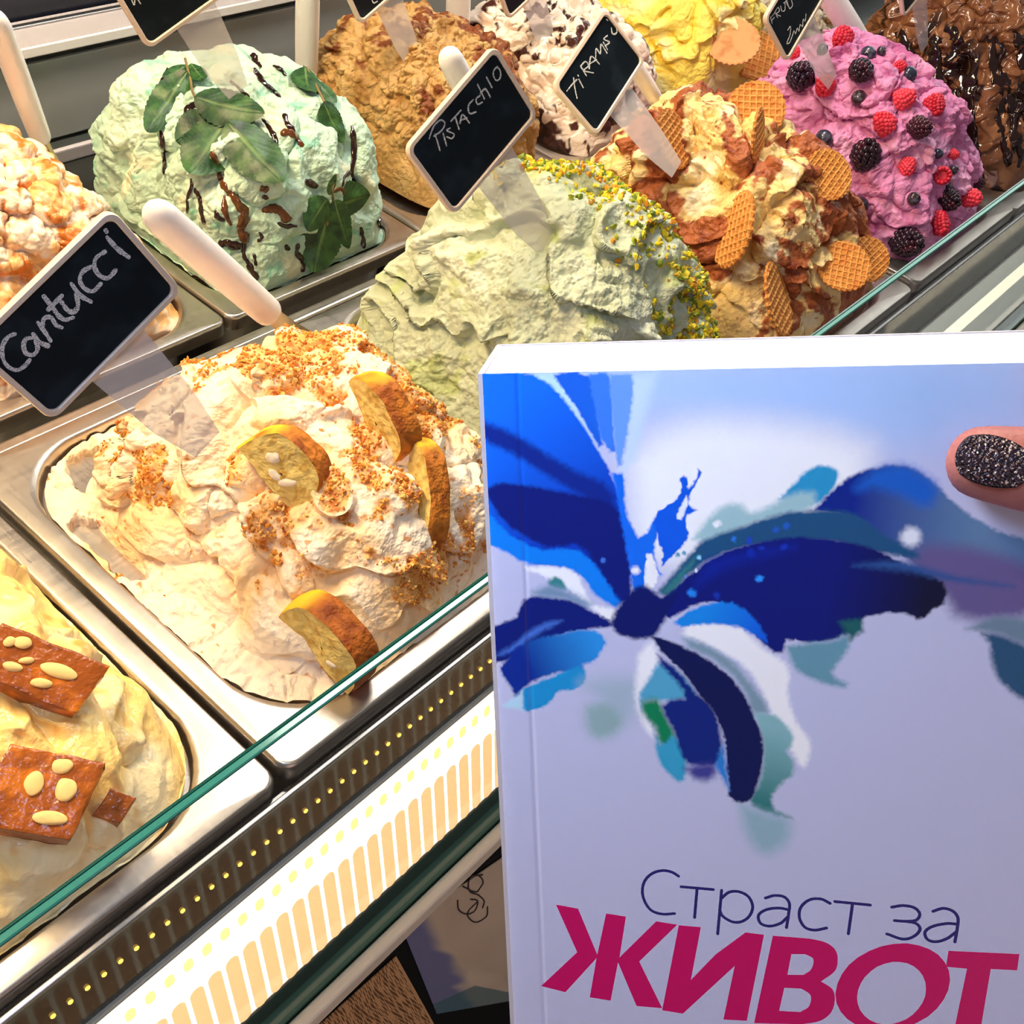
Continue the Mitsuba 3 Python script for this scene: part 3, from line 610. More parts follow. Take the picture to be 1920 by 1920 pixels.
# ------------------------------------------------------------------ slate signs, spatulas
bsdf('slate', P(mikit.proc(lambda p, n, uv: mikit.mix((.004, .008, .012), (.012, .020, .028), mikit.smoothstep(.45, .8, mikit.fbm(p.x * 60, p.y * 60, p.z * 60)))),   .34, .18))
bsdf('sign_frame', P(rgb(226, 204, 182), .28, .5))
def chalky(p, n, uv): return mikit.mix((.16, .17, .18), (.66, .65, .63), mikit.smoothstep(.25, .5, mikit.noise(p.x * 2600, p.y * 2600, p.z * 2600)))
bsdf('chalk', P(mikit.proc(chalky), .9, .1))
scene['clear_stake'] = {'type': 'blendbsdf', 'weight': .58, 'a': {'type': 'thindielectric', 'int_ior': 1.45}, 'b': {'type': 'twosided', 'bsdf': P(rgb(240, 232, 226), .25, .6)}}
SIGNS = {'cantucci': ([0.011, 0.1551, 0.1824], [0.8707, 0.0118, 0.4917], [-0.4791, 0.2467, 0.8424], 0.085, [[(-24.9, 15.8), (-27.8, 16.9), (-31.9, 15.8), (-35.8, 11.6), (-36.9, 6.9), (-35.4, 3.1), (-31.6, 2.1), (-28.7, 2.5)], [(-20.4, 8.2), (-23.1, 10.5), (-26.0, 9.2), (-27.6, 5.7), (-26.1, 3.0), (-23.2, 3.3), (-20.9, 6.7)], [(-19.6, 9.9), (-20.3, 5.4), (-19.0, 1.2)], [(-14.6, 12.1), (-15.4, 7.3), (-16.6, 1.9)], [(-15.2, 9.0), (-11.5, 11.4), (-9.3, 9.7), (-10.0, 5.2), (-9.1, 2.6)], [(-4.9, 18.7), (-5.6, 12.7), (-6.4, 7.1), (-5.6, 4.1), (-2.5, 2.3)], [(-7.4, 13.0), (0.7, 13.2)], [(-1.3, 11.3), (-1.9, 6.2), (-0.4, 3.9), (2.6, 4.6), (5.6, 9.1)], [(7.3, 14.2), (6.5, 7.5), (7.9, 1.6)], [(18.4, 13.4), (14.2, 14.3), (10.9, 12.4), (10.0, 8.1), (11.8, 4.5), (16.5, 4.4)], [(27.4, 13.8), (22.7, 14.5), (19.6, 12.1), (18.7, 7.4), (20.7, 3.9), (25.8, 4.0)], [(32.5, 17.8), (32.4, 11.4), (33.7, 4.1)], [(34.0, 20.5), (33.9, 19.7)]]), 'pistacchio': ([0.2906, 0.173, 0.1908], [0.8456, 0.0425, 0.5321], [-0.5031, 0.3965, 0.7679], 0.086, [[(-21.7, 18.2), (-23.2, 13.5), (-25.0, 9.1)], [(-26.3, 19.2), (-22.5, 21.1), (-18.1, 22.3), (-13.4, 21.3), (-12.4, 18.0), (-16.3, 16.6), (-22.8, 17.9)], [(-17.1, 14.6), (-19.8, 7.6)], [(-11.4, 13.4), (-14.0, 14.1), (-11.6, 8.7), (-14.2, 8.1), (-16.3, 11.2)], [(-8.3, 15.9), (0.8, 15.6)], [(-4.6, 15.8), (-7.0, 8.5)], [(-4.4, 10.6), (0.1, 12.8), (0.9, 6.0)], [(-2.8, 11.4), (1.4, 9.3)], [(11.4, 13.9), (6.5, 13.7), (4.5, 9.8), (8.4, 7.3)], [(16.6, 12.3), (13.1, 12.6), (12.2, 9.7), (15.4, 8.3)], [(19.3, 18.1), (17.9, 8.7)], [(17.6, 13.0), (21.7, 12.7), (22.2, 10.2), (21.8, 6.5)], [(26.8, 16.7), (26.2, 9.7)], [(36.6, 15.9), (33.8, 16.1), (31.5, 14.5), (31.2, 10.5), (34.0, 9.6), (36.8, 12.4), (36.6, 15.9)]]), 'tiramisu': ([0.4693, 0.2077, 0.1751], [0.8638, 0.1966, 0.4639], [-0.4782, 0.6099, 0.632], 0.079, [[(-20.9, 14.6), (-25.9, 9.3), (-29.9, 3.9)], [(-32.8, 13.3), (-26.1, 12.8), (-19.8, 11.9)], [(-18.2, 10.7), (-19.8, 4.4)], [(-16.5, 13.0), (-16.6, 12.3)], [(-9.7, 15.0), (-11.1, 7.5)], [(-9.7, 15.0), (-3.7, 13.9), (-4.0, 10.2), (-9.8, 11.3), (-4.7, 4.1)], [(-5.2, 8.6), (3.0, 12.3), (4.4, 4.1)], [(-1.4, 10.1), (4.9, 7.6)], [(5.1, 8.8), (10.9, 12.5), (10.7, 7.8), (16.6, 11.2), (15.9, 3.9)], [(19.4, 10.6), (18.2, 4.8)], [(25.9, 10.9), (21.5, 11.8), (23.7, 6.8), (19.4, 7.7)], [(33.0, 11.6), (30.7, 8.3), (34.4, 6.2), (38.1, 9.6)], [(34.5, 18.2), (34.6, 17.1)]]), 'berry': ([0.7398, 0.1988, 0.1819], [0.8105, 0.1604, 0.5634], [-0.5737, 0.4115, 0.7082], 0.08, [[(-32.3, 19.3), (-33.9, 13.6)], [(-33.5, 18.6), (-25.7, 17.2)], [(-33.5, 16.0), (-28.5, 14.9)], [(-25.4, 17.7), (-25.4, 11.5)], [(-25.6, 17.5), (-19.8, 17.2), (-20.2, 13.7), (-24.9, 15.2), (-21.7, 9.3)], [(-16.5, 15.3), (-17.7, 11.2), (-14.4, 8.7), (-10.4, 12.6)], [(-8.8, 12.5), (-8.8, 6.7)], [(-11.9, 14.0), (-3.9, 11.6)], [(-7.4, 12.2), (-8.6, 4.9), (-3.9, 3.8), (-2.4, 8.2)], [(-21.6, -6.3), (-17.0, -6.9), (-21.6, -11.4), (-29.5, -13.4), (-26.3, -15.7), (-19.5, -14.5)], [(-19.5, -14.5), (-15.7, -13.3), (-15.6, -16.4), (-10.6, -15.4), (-10.5, -18.5), (-6.0, -16.0), (-4.5, -19.5), (-0.1, -15.9), (0.9, -18.9), (5.7, -15.6)]]), 'mint': ([0.2611, 0.4139, 0.1985], [0.891, -0.101, 0.4426], [-0.4145, 0.2167, 0.8839], 0.083, [[(-33.0, 8.2), (-33.8, 2.7), (-30.3, 5.8), (-29.7, 0.9)], [(-21.3, 9.4), (-23.2, 1.5)]]), 'coffee': ([0.4746, 0.4379, 0.1617], [0.8954, -0.009, 0.4451], [-0.4315, 0.2286, 0.8727], 0.07, [[(-14.4, -8.8), (-14.8, -14.8), (-11.0, -15.9)], [(-3.8, -10.1), (-2.5, -16.7)]]), 'stracciatella': ([0.6628, 0.4322, 0.138], [0.8906, -0.0048, 0.4547], [-0.4421, 0.2247, 0.8683], 0.074, []), 'chocolate': ([0.9621, 0.1824, 0.1784], [0.8769, 0.0392, 0.4791], [-0.4703, 0.2758, 0.8383], 0.067, [])}
SIGN_WORDS = {'cantucci': 'slate sign with CANTUCCI in chalk standing in the white biscuit gelato', 'pistacchio': 'slate sign with PISTACCHIO in chalk above the pale green gelato',
 'tiramisu': 'slate sign with TIRAMISU in chalk above the cocoa-dusted gelato', 'berry': 'tilted slate sign with cursive chalk writing above the pink gelato', 'mint': 'slate sign cut off by the top edge above the mint gelato',
 'coffee': 'slate sign cut off by the top edge above the coffee gelato', 'stracciatella': 'slate sign cut off by the top edge above the chocolate ripple gelato', 'chocolate': 'tip of a slate sign above the chocolate gelato'}
STAKE = {'cantucci': (.075, -.10), 'pistacchio': (.072, -.06), 'tiramisu': (.072, -.06), 'berry': (.066, -.06), 'mint': (.062, .0), 'coffee': (.066, .0), 'stracciatella': (.062, 0), 'chocolate': (.062, 0)}
def chalk_line(pts, w, rough=.12, seed=0):
    p = curve(np.array(pts) / 1000, max(6, 5 * len(pts)))
    r = np.random.default_rng(seed)
    shapes = [LineString(p[max(0, k - 1):k + 2]).buffer(w * (1 + rough * r.normal()), 3) for k in range(0, len(p), 1) if len(p[max(0, k - 1):k + 2]) > 1]
    return unary_union(shapes)
for name, (c, u, v, W, strokes) in SIGNS.items():
    c, u, v = (np.array(q) for q in (c, u, v))
    n = unit(np.cross(u, v)); H = W / 1.6
    k = thing('flavour_sign', SIGN_WORDS[name], 'sign', 'slate flavour signs')
    m = frame(c, u, v, n)
    outer = rounded(W, H, .0062, 7); inner = rounded(W - .0062, H - .0062, .0042, 7)
    rg = lambda p, z: np.column_stack([p, np.full(len(p), z)])
    fr = loft([rg(inner, .0006), rg(inner, .0020), rg(rounded(W - .0050, H - .0050, .0045, 7), .0026), rg(rounded(W - .0010, H - .0010, .0058, 7), .0024), rg(outer, .0014), rg(outer, -.0012), rg(rounded(W - .0016, H - .0016, .005, 7), -.0020)])
    put('frame', moved(fr, m), 'sign_frame', k, smooth=35)
    bd = loft([rg(rounded(W - .003, H - .003, .005, 7), -.0019), rg(rounded(W - .0056, H - .0056, .0044, 7), .0010)], True)
    bk = put('board', moved(bd, m), 'slate', k)
    L, lean = STAKE[name]
    sw = W * .20
    st = Polygon([(-sw, -H / 2 + .001), (sw, -H / 2 + .001), (sw * .80, -H / 2 - L * .62), (sw * .52, -H / 2 - L), (-sw * .52, -H / 2 - L), (-sw * .86, -H / 2 - L * .62)])
    a = np.array(st.exterior.coords)[:-1]
    put('stake', moved(trimesh.Trimesh(np.column_stack([a, np.full(6, -.0008)]), [[0, 1, 2], [0, 2, 5], [5, 2, 3], [5, 3, 4]], process=False), m), 'clear_stake', k)
    if strokes:
        w = .00086 if name == 'cantucci' else .00044 if name != 'berry' else .00038
        g = unary_union([chalk_line(s, w, .16, 7 + i) for i, s in enumerate(strokes)])
        q = extrude(g.intersection(sbox(-W/2 + .003, -H/2 + .003, W/2 - .003, H/2 - .003)), .00025); q.apply_translation([0, 0, .0010])
        put('chalk_lettering', moved(q, m), 'chalk', bk)

bsdf('blade_steel', P(rgb(206, 190, 168), .28, .5, 1.0))
def spatula(tip, neck, end, r, label, flatn, blade_w=.011):
    """White round handle from tip to neck, flat steel blade on to end."""
    tip, neck, end = (np.array(q, float) for q in (tip, neck, end))
    k = thing('gelato_spatula', label, 'spatula', 'white-handled spatulas')
    d = unit(neck - tip); L = np.linalg.norm(neck - tip)
    s = np.r_[np.linspace(0, .10, 7) ** 1.0, np.linspace(.16, .94, 12), .965, .985, 1.0]
    rr = np.where(s < .10, r * np.sqrt(np.clip(1 - ((.10 - s) / .10) ** 2, .02, 1)) * .96, r * (.96 + .08 * np.sin(np.pi * np.clip(s, 0, 1))))
    rr[-3:] *= [.99, .95, .86]
    nrm = np.broadcast_to(unit(np.array(flatn, float) - d * (d @ np.array(flatn, float))), (len(s), 3))
    put('handle', tube(tip + d * (s * L)[:, None], rr, 28, .82, nrm), 'white_plastic', k, smooth=40)
    e = unit(end - neck); side = unit(np.cross(e, nrm[0])); nn = np.cross(side, e); Lb = np.linalg.norm(end - neck)
    prof = [(0, .6), (.08, .62), (.3, .66), (.55, .9), (1.0, 1.0)]
    rings = [neck - e * .003 + e * Lb * t_ + side * np.array([[1], [1], [-1], [-1]]) * blade_w * w_ / 1.2 + nn * np.array([[.0013], [-.0013], [-.0013], [.0013]]) * (1.5 - t_) for t_, w_ in prof]
    put('blade', loft(rings, True), 'blade_steel', k)

def along(pt, px, py):                              # the point nearest to pt on the ray through a pixel
    d = unit(pix_dir(px, py)); return EYE + d * ((np.asarray(pt) - EYE) @ d)
spatula(along([.120, .235, .13], 276, 385), along([.190, .262, .055], 508, 590), along([.232, .268, .0], 640, 690), .0102, 'white spatula handle leaning across the mint gelato, its blade behind the white biscuit gelato', EYE - np.array([.15, .25, .1]))
spatula(along([.06, .52, .22], -14, 20), along([.155, .545, .10], 76, 258), along([.185, .54, .05], 112, 335), .0090, 'white spatula handle at the top left corner behind the caramel swirl gelato', FWD * -1)
spatula(along([.455, .53, .20], 578, -60), along([.46, .54, .06], 574, 150), along([.46, .53, .03], 573, 220), .0102, 'white spatula handle standing upright behind the mint gelato', FWD * -1)
spatula(along([.66, .53, .16], 862, -60), along([.665, .53, .06], 856, 90), along([.665, .53, .03], 853, 130), .0118, 'white spatula handle upright behind the coffee gelato', FWD * -1)
spatula(along([.40, .27, .17], 834, 92), along([.445, .268, .09], 935, 280), along([.47, .262, .04], 990, 390), .0093, 'white spatula handle sticking up behind the pistacchio sign', FWD * -1)
spatula(along([.88, .53, .14], 1110, -60), along([.885, .53, .06], 1104, 40), along([.885, .53, .03], 1102, 70), .0112, 'white spatula handle upright behind the chocolate ripple gelato', FWD * -1)
spatula(along([.90, .27, .18], 1535, -40), along([.945, .268, .10], 1612, 78), along([.96, .26, .05], 1640, 140), .0125, 'white spatula handle behind the raspberry on top of the pink gelato', FWD * -1)
spatula(along([.60, .275, .14], 1188, 120), along([.625, .27, .09], 1232, 190), along([.635, .265, .05], 1262, 250), .0070, 'white spatula handle half hidden behind the tiramisu sign', FWD * -1)

# ------------------------------------------------------------------ berries
def vcols(n, c): return np.broadcast_to(lin(*c), (n, 3)).copy()
def drupelets(rad, h, rows, r0, shape, seed, hollow):
    """A raspberry or blackberry: small beads in rows round a cone or an egg, tip along +z."""
    rng = np.random.default_rng(seed); bead = trimesh.creation.icosphere(1, 1.0); out = []
    for i in range(rows):
        t = (i + .5) / rows; rr = rad * shape(t); z = h * t
        n = max(1, int(round(2 * np.pi * rr / (r0 * 1.65))))
        for j in range(n):
            a = 2 * np.pi * (j + .5 * (i % 2)) / n
            b = bead.copy(); b.vertices *= r0 * (1 + .12 * rng.normal())
            b.apply_translation([rr * np.cos(a), rr * np.sin(a), z]); out.append(b)
    core = trimesh.creation.icosphere(2, 1.0); core.vertices *= [rad * .86, rad * .86, h * .46]; core.apply_translation([0, 0, h * .46])
    if not hollow: out.append(core)
    else:
        core.vertices[:, 2] = np.maximum(core.vertices[:, 2], h * .22); out.append(core)
    return join(out)
egg = lambda t: math.sin(math.pi * min(1, .16 + .80 * t)) ** .7
cone = lambda t: (1 - t ** 2.2) ** .55 * (.94 if t < .15 else 1)
def berry_variants(kind):
    out = []
    for s in range(4):
        if kind == 'raspberry': m = drupelets(.82, 1.75, 7, .235, cone, s, True); c = [(214, 40, 66), (226, 58, 80), (196, 30, 56), (220, 48, 70)][s]
        elif kind == 'blackberry': m = drupelets(.84, 2.1, 8, .245, egg, 20 + s, False); c = [(38, 18, 34), (30, 16, 30), (58, 20, 36), (34, 18, 40)][s]
        else:
            m = trimesh.creation.icosphere(4, 1.0); v = m.vertices; v[:, 2] *= .90
            rr = np.hypot(v[:, 0], v[:, 1]); an = np.arctan2(v[:, 1], v[:, 0])
            v[:, 2] = np.where((v[:, 2] > 0), v[:, 2] - .22 * np.exp(-(rr / .30) ** 2) + .10 * np.exp(-((rr - .40) / .09) ** 2) * (.6 + .4 * np.cos(5 * an)), v[:, 2])
            m = trimesh.Trimesh(v, m.faces, process=False); c = [(44, 44, 62), (52, 40, 52), (40, 48, 66), (58, 36, 44)][s]
        v = np.array(m.vertices); col = vcols(len(v), c)
        if kind == 'blueberry':
            bl = sstep(.05, .5, fb(v, .9, s, 3)); col += bl[:, None] * (lin(96, 100, 120) - col) * .7
        elif kind == 'raspberry':
            col += sstep(.0, .6, fb(v, .5, s, 2))[:, None] * (lin(232, 92, 108) - col) * .6
        else:
            col += sstep(.1, .6, fb(v, .8, s, 2))[:, None] * (lin(84, 26, 44) - col) * .6
        out.append(mikit.ply((v, m.faces), 'berry' if kind != 'raspberry' else 'berry_matte', smooth=True, color=col))
    return out
def rot_to(n, spin=0., tilt=None):
    n = unit(n); x = unit(np.cross([.3, .9, .1], n)); y = np.cross(n, x)
    return frame([0, 0, 0], x * math.cos(spin) + y * math.sin(spin), y * math.cos(spin) - x * math.sin(spin), n)
RASP = [(1579, 75, 17, 'raspberry at the very top of the pink gelato'), (1694, 188, 18, 'raspberry on the upper right flank of the pink gelato, beside a raspberry at the edge'), (1749, 199, 17, 'raspberry at the right edge of the pink gelato against the chocolate gelato'),
 (1656, 228, 19, 'bright raspberry in the middle of the pink gelato above the tallest blackberry'), (1684, 126, 11, 'raspberry half sunk at the right edge, above a blueberry'), (1699, 312, 15, 'raspberry sunk in a fold right of the tallest blackberry'),
 (1764, 328, 15, 'raspberry lying with its hollow end forward at lower right'), (1783, 288, 10, 'small raspberry at the right edge beside the chocolate gelato'), (1547, 163, 17, 'raspberry right beside the topmost blackberry'),
 (1816, 369, 17, 'raspberry nearest the glass edge at the right end of the pink gelato'), (1753, 415, 20, 'raspberry low at the front beside the lowest blackberry'), (1488, 101, 11, 'raspberry half hidden behind the cursive sign')]
BLACK = [(1616, 131, 19, 'reddish blackberry near the top below a blueberry'), (1628, 289, 25, 'tallest blackberry, standing in the middle of the pink gelato'), (1721, 236, 18, 'blackberry in a dark hollow on the right flank'), (1503, 144, 23, 'topmost blackberry, below the cursive sign'),
 (1697, 447, 25, 'lowest blackberry, at the front rim near the waffle wafers'), (1773, 373, 18, 'blackberry beside the raspberry nearest the glass edge'), (1828, 343, 11, 'small dark red blackberry at the border to the chocolate gelato')]
BLUE = [(1627, 103, 13, 'blueberry above the reddish blackberry'), (1651, 97, 8, 'small blueberry at the upper right edge of the pink gelato'), (1700, 142, 14, 'blueberry at the right edge against the chocolate gelato'), (1610, 183, 13, 'blueberry in the upper middle with a smear beside it'),
 (1545, 256, 15, 'round blueberry on the left flank of the pink gelato'), (1613, 381, 16, 'plump brownish blueberry low on the left'), (1598, 421, 14, 'dark blueberry lowest on the left near the waffle wafers'), (1711, 372, 12, 'narrow blueberry in a fold above the lowest blackberry'),
 (1756, 287, 9, 'small blueberry left of a small raspberry at the right edge'), (1786, 318, 8, 'small blueberry right of the hollow raspberry'), (1543, 94, 10, 'blueberry behind the stake of the cursive sign'), (1774, 352, 8, 'tiny blueberry below the hollow raspberry')]
for kind, spots, wide in (('raspberry', RASP, 1.0), ('blackberry', BLACK, 1.0), ('blueberry', BLUE, 1.0)):
    var = berry_variants(kind); rng = np.random.default_rng(len(kind))
    for i, (px, py, r, words) in enumerate(spots):
        p, n = hit(mE, px, py + r * .15)
        R = r * np.linalg.norm(p - EYE) / FOCAL
        ax = unit(n * (.5 if kind != 'blueberry' else .9) + rng.normal(0, .45, 3) + np.array([-.2, -.35, .5 if kind == 'blackberry' else -.1]))
        if 'hollow end' in words: ax = -unit(EYE - p)
        M = rot_to(ax, rng.random() * 6.28); M[:3, :3] *= R
        mid = {'raspberry': .75, 'blackberry': 1.0, 'blueberry': 0}[kind]
        M[:3, 3] = p + n * R * .30 - M[:3, 2] * mid
        k = key_for(kind)
        scene[k] = {**var[i % 4], 'to_world': T(M)}
        tag(k, words, 'berry', {'raspberry': 'raspberries', 'blackberry': 'blackberries', 'blueberry': 'blueberries'}[kind] + ' on the pink gelato')

# ------------------------------------------------------------------ wafers
def waffle(seed, waffled=True, n_r=46, n_a=120):
    """A thin round wafer, radius 1, with a scalloped rim and a square grid of raised ribs on both faces."""
    rr, aa = np.meshgrid(np.linspace(0, 1, n_r), np.arange(n_a) * 2 * np.pi / n_a, indexing='ij')
    edge = 1 + .028 * np.cos(30 * aa) * sstep(.8, 1, rr)
    x, y = rr * edge * np.cos(aa), rr * edge * np.sin(aa)
    a = .35; u, w = x * math.cos(a) + y * math.sin(a), -x * math.sin(a) * .9 + y * math.cos(a)
    rib = lambda q: sstep(.28, .46, np.abs(((q * 4.6) % 1) - .5))
    h = np.maximum(rib(u), rib(w)) * .045 if waffled else np.zeros_like(u) + .02 * sstep(.8, .97, rr)
    h = h * (1 - sstep(.95, 1, rr)) + .03
    rng = np.random.default_rng(seed)
    bend = .06 * (x * math.cos(seed) + y * math.sin(seed)) ** 2 * (1 if seed % 2 else -1)
    top, bot = np.stack([x, y, bend + h], -1).reshape(-1, 3), np.stack([x, y, bend - h], -1).reshape(-1, 3)
    i, j = np.meshgrid(np.arange(n_r - 1), np.arange(n_a), indexing='ij'); q = i * n_a + j; q2 = i * n_a + (j + 1) % n_a
    q, q2 = q.ravel(), q2.ravel()
    F = np.vstack([np.stack([q, q + n_a, q2 + n_a], 1), np.stack([q, q2 + n_a, q2], 1)])
    m = len(top); e = (n_r - 1) * n_a + np.arange(n_a); e2 = (n_r - 1) * n_a + (np.arange(n_a) + 1) % n_a
    F = np.vstack([F, F[:, ::-1] + m, np.stack([e, e + m, e2 + m], 1), np.stack([e, e2 + m, e2], 1)])
    V = np.vstack([top, bot]); ribm = np.r_[h.ravel(), h.ravel()] > .05
    t = fb(V + seed, .5, seed, 3)
    if waffled:
        c = vcols(len(V), (224, 160, 84)); c += (~ribm)[:, None] * .6 * (lin(190, 112, 46) - c); c += sstep(.1, .5, t)[:, None] * (lin(206, 124, 56) - c)
    else:
        c = vcols(len(V), (224, 166, 108)); c += sstep(.0, .5, t)[:, None] * (lin(206, 140, 84) - c)
    return V, F, c
def wafer(m, px, py, r, turn, tilt, words, waffled=True, lift=.0, seed=0, group='waffle wafers in the tiramisu gelato'):
    """turn: the disc's long axis in the picture, degrees; tilt: how far it turns away from facing the camera, degrees."""
    p, n = hit(m, px, py)
    dist = np.linalg.norm(p - EYE); R = r * dist / FOCAL
    f = unit(EYE - p); t = math.radians(turn); l = unit(math.cos(t) * RIGHT - math.sin(t) * UP); l = unit(l - f * (f @ l)); s = np.cross(f, l)
    a = math.radians(tilt); nn = f * math.cos(a) + s * math.sin(a); yy = np.cross(nn, l)
    M = frame(p + f * lift, l, yy, nn); M[:3, :3] *= R
    V, F, c = waffle(seed, waffled)
    k = key_for('wafer'); scene[k] = {**mikit.ply((V, F), 'baked', smooth=False, color=c), 'to_world': T(M)}
    tag(k, words, 'wafer', group)
wafer(mD, 1418, 205, 50, 20, 25, 'large waffle wafer standing at the top right of the tiramisu gelato', seed=1, lift=.006)
wafer(mD, 1424, 258, 50, 93, 80, 'waffle wafer seen edge-on in front of the large top wafer', seed=2, lift=.012)
wafer(mD, 1552, 328, 45, 60, 35, 'waffle wafer on the right flank against the pink gelato', seed=3, lift=.008)
wafer(mD, 1376, 430, 68, -72, 66, 'oblique waffle wafer on the left of the tiramisu gelato', seed=4, lift=.012)
wafer(mD, 1582, 500, 47, 30, 30, 'waffle wafer low at the front right, in front of another one', seed=5, lift=.014)
wafer(mD, 1628, 486, 40, 70, 30, 'waffle wafer half hidden behind another at the front right', seed=6, lift=.004)
wafer(mD, 1456, 562, 66, 78, 74, 'edge-on waffle wafer at the front near the glass', seed=7, lift=.012)
wafer(mD, 1264, 260, 52, 75, 62, 'slanting waffle wafer beside the stake of the tiramisu sign', seed=8, lift=.010)
wafer(me, 1374, 78, 46, 12, 38, 'smooth pale wafer with a scalloped rim in the yellow gelato', False, .014, 9, 'wafers in the yellow gelato')
wafer(me, 1412, 100, 50, 35, 40, 'brown waffle wafer behind the smooth wafer in the yellow gelato', True, .0, 10, 'wafers in the yellow gelato')

# ------------------------------------------------------------------ biscotti and almond cake
def biscotto(m, px, py, L, Hh, thick, turn, tilt_long, tilt_side, words, lift=.004, almonds=(), seed=0):
    """D-shaped slice: the cut face carries almonds, the crust runs round it. turn: direction of its long axis in the picture."""
    p, n = hit(m, px, py)
    f = unit(EYE - p); t = math.radians(turn)
    l = unit(math.cos(t) * RIGHT - math.sin(t) * UP); l = unit(l - f * (f @ l)); s = np.cross(f, l)
    Rm = trimesh.transformations.rotation_matrix(math.radians(tilt_long), l)[:3, :3] @ trimesh.transformations.rotation_matrix(math.radians(tilt_side), s)[:3, :3]
    f, l, s = Rm @ f, Rm @ l, Rm @ s
    M = frame(p + unit(EYE - p) * lift, l, s, f)
    k = thing('biscotto', words, 'biscuit', 'biscotti in the white gelato')
    a = np.linspace(0, np.pi, 26)
    out = np.column_stack([np.sign(np.cos(a)) * np.abs(np.cos(a)) ** .75 * L / 2, np.sin(a) ** .8 * Hh])
    base = np.column_stack([np.linspace(-L / 2, L / 2, 22)[1:-1], np.full(20, 0.)])
    ring = np.vstack([out, base]); ring[:, 1] -= Hh * .45
    c0 = ring.mean(0); N_ = len(ring)
    zs = np.linspace(-thick / 2, thick / 2, 9); rings = []
    for z in zs:
        g = 1 - .05 * (abs(z) / (thick / 2)) ** 6
        rings.append(np.column_stack([c0 + (ring - c0) * g, np.full(N_, z)]))
    crust = loft(rings)
    v = np.array(crust.vertices); v += .0008 * np.stack([fb(v + s_, .006, seed + s_, 3) for s_ in (1, 2, 3)], -1) + .0024 * np.stack([fb(v * [1, 1, .4] + s_, .024, seed + s_, 2) for s_ in (7, 8, 9)], -1)
    col = vcols(len(v), (200, 120, 38)); col += sstep(-.15, .35, fb(v, .010, seed + 5, 3))[:, None] * (lin(150, 76, 22) - col); col += sstep(.2, .45, fb(v, .0035, seed + 6, 2))[:, None] * (lin(110, 54, 20) - col) * .6
    if 'dark' in words: col *= lin(214, 196, 180)
    endm = sstep(.28, .42, -v[:, 0] / L) * sstep(-.4, .1, fb(v, .02, seed + 8, 2)); col += endm[:, None] * (lin(246, 190, 44) - col) * .9
    put('crust', moved(trimesh.Trimesh(v, crust.faces, process=False), M), 'baked', k, smooth=True, color=col)
    pts = [c0 + (ring - c0) * .955 * q for q in np.linspace(1, .04, 14)]
    for sgn in (-1, 1):
        vv = np.vstack([np.column_stack([q, np.full(N_, sgn * (thick / 2))]) for q in pts])
        jag = fb(vv * [1, 1, 0], .005, seed + 9, 3)
        vv += .0024 * np.stack([fb(vv * [1, 1, .4] + s_, .024, seed + s_, 2) for s_ in (7, 8, 9)], -1)
        vv[:, 2] += sgn * (.0009 * jag - .0002) * np.r_[np.zeros(N_), np.ones(len(vv) - N_)]
        i, j = np.meshgrid(np.arange(13), np.arange(N_), indexing='ij'); q1, q2 = (i * N_ + j).ravel(), (i * N_ + (j + 1) % N_).ravel()
        F = np.vstack([np.stack([q1, q1 + N_, q2 + N_], 1), np.stack([q1, q2 + N_, q2], 1)])
        cc = vcols(len(vv), (226, 200, 118)); cc += sstep(-.05, .4, fb(vv, .005, seed + 11, 3))[:, None] * (lin(200, 158, 72) - cc)
        fk = put('crumb_face', moved(trimesh.Trimesh(vv, F if sgn < 0 else F[:, ::-1], process=False), M), 'baked', k, smooth=True, color=cc)
    for ax_, ay_, aw, ah, ang in almonds:
        b = blob((aw, ah, .0016), 2, int(aw * 1e5), .2, 1.5); b.apply_transform(trimesh.transformations.rotation_matrix(ang, [0, 0, 1])); b.apply_translation([ax_, ay_, thick / 2 + .0001])
        put('almond', moved(b, M), 'nut', fk, smooth=True, color=vcols(len(b.vertices), (236, 222, 196)))
biscotto(mB, 545, 872, .050, .032, .016, 50, 34, 0, 'biscotto with three almonds in its cut face, high in the middle of the white gelato', .010,
         [(-.009, .000, .0042, .0033, .9), (-.001, -.0062, .0042, .0026, .2), (.006, -.0035, .0060, .0024, 1.0)], 3)
biscotto(mB, 728, 782, .056, .030, .015, 72, 62, 6, 'biscotto showing its brown crust upright at the upper right of the white gelato', .008, (), 13)
biscotto(mB, 800, 925, .066, .024, .014, 86, 54, 0, 'long narrow biscotto half buried at the right flank beside the book', .005, [(-.004, -.003, .0042, .0036, .4), (.008, -.003, .0038, .0030, 0)], 23)
biscotto(mB, 625, 1195, .058, .032, .017, 42, 60, -8, 'dark toasted biscotto lowest on the white gelato, right behind the glass edge', .010, [(.010, -.004, .004, .0022, .6)], 33)

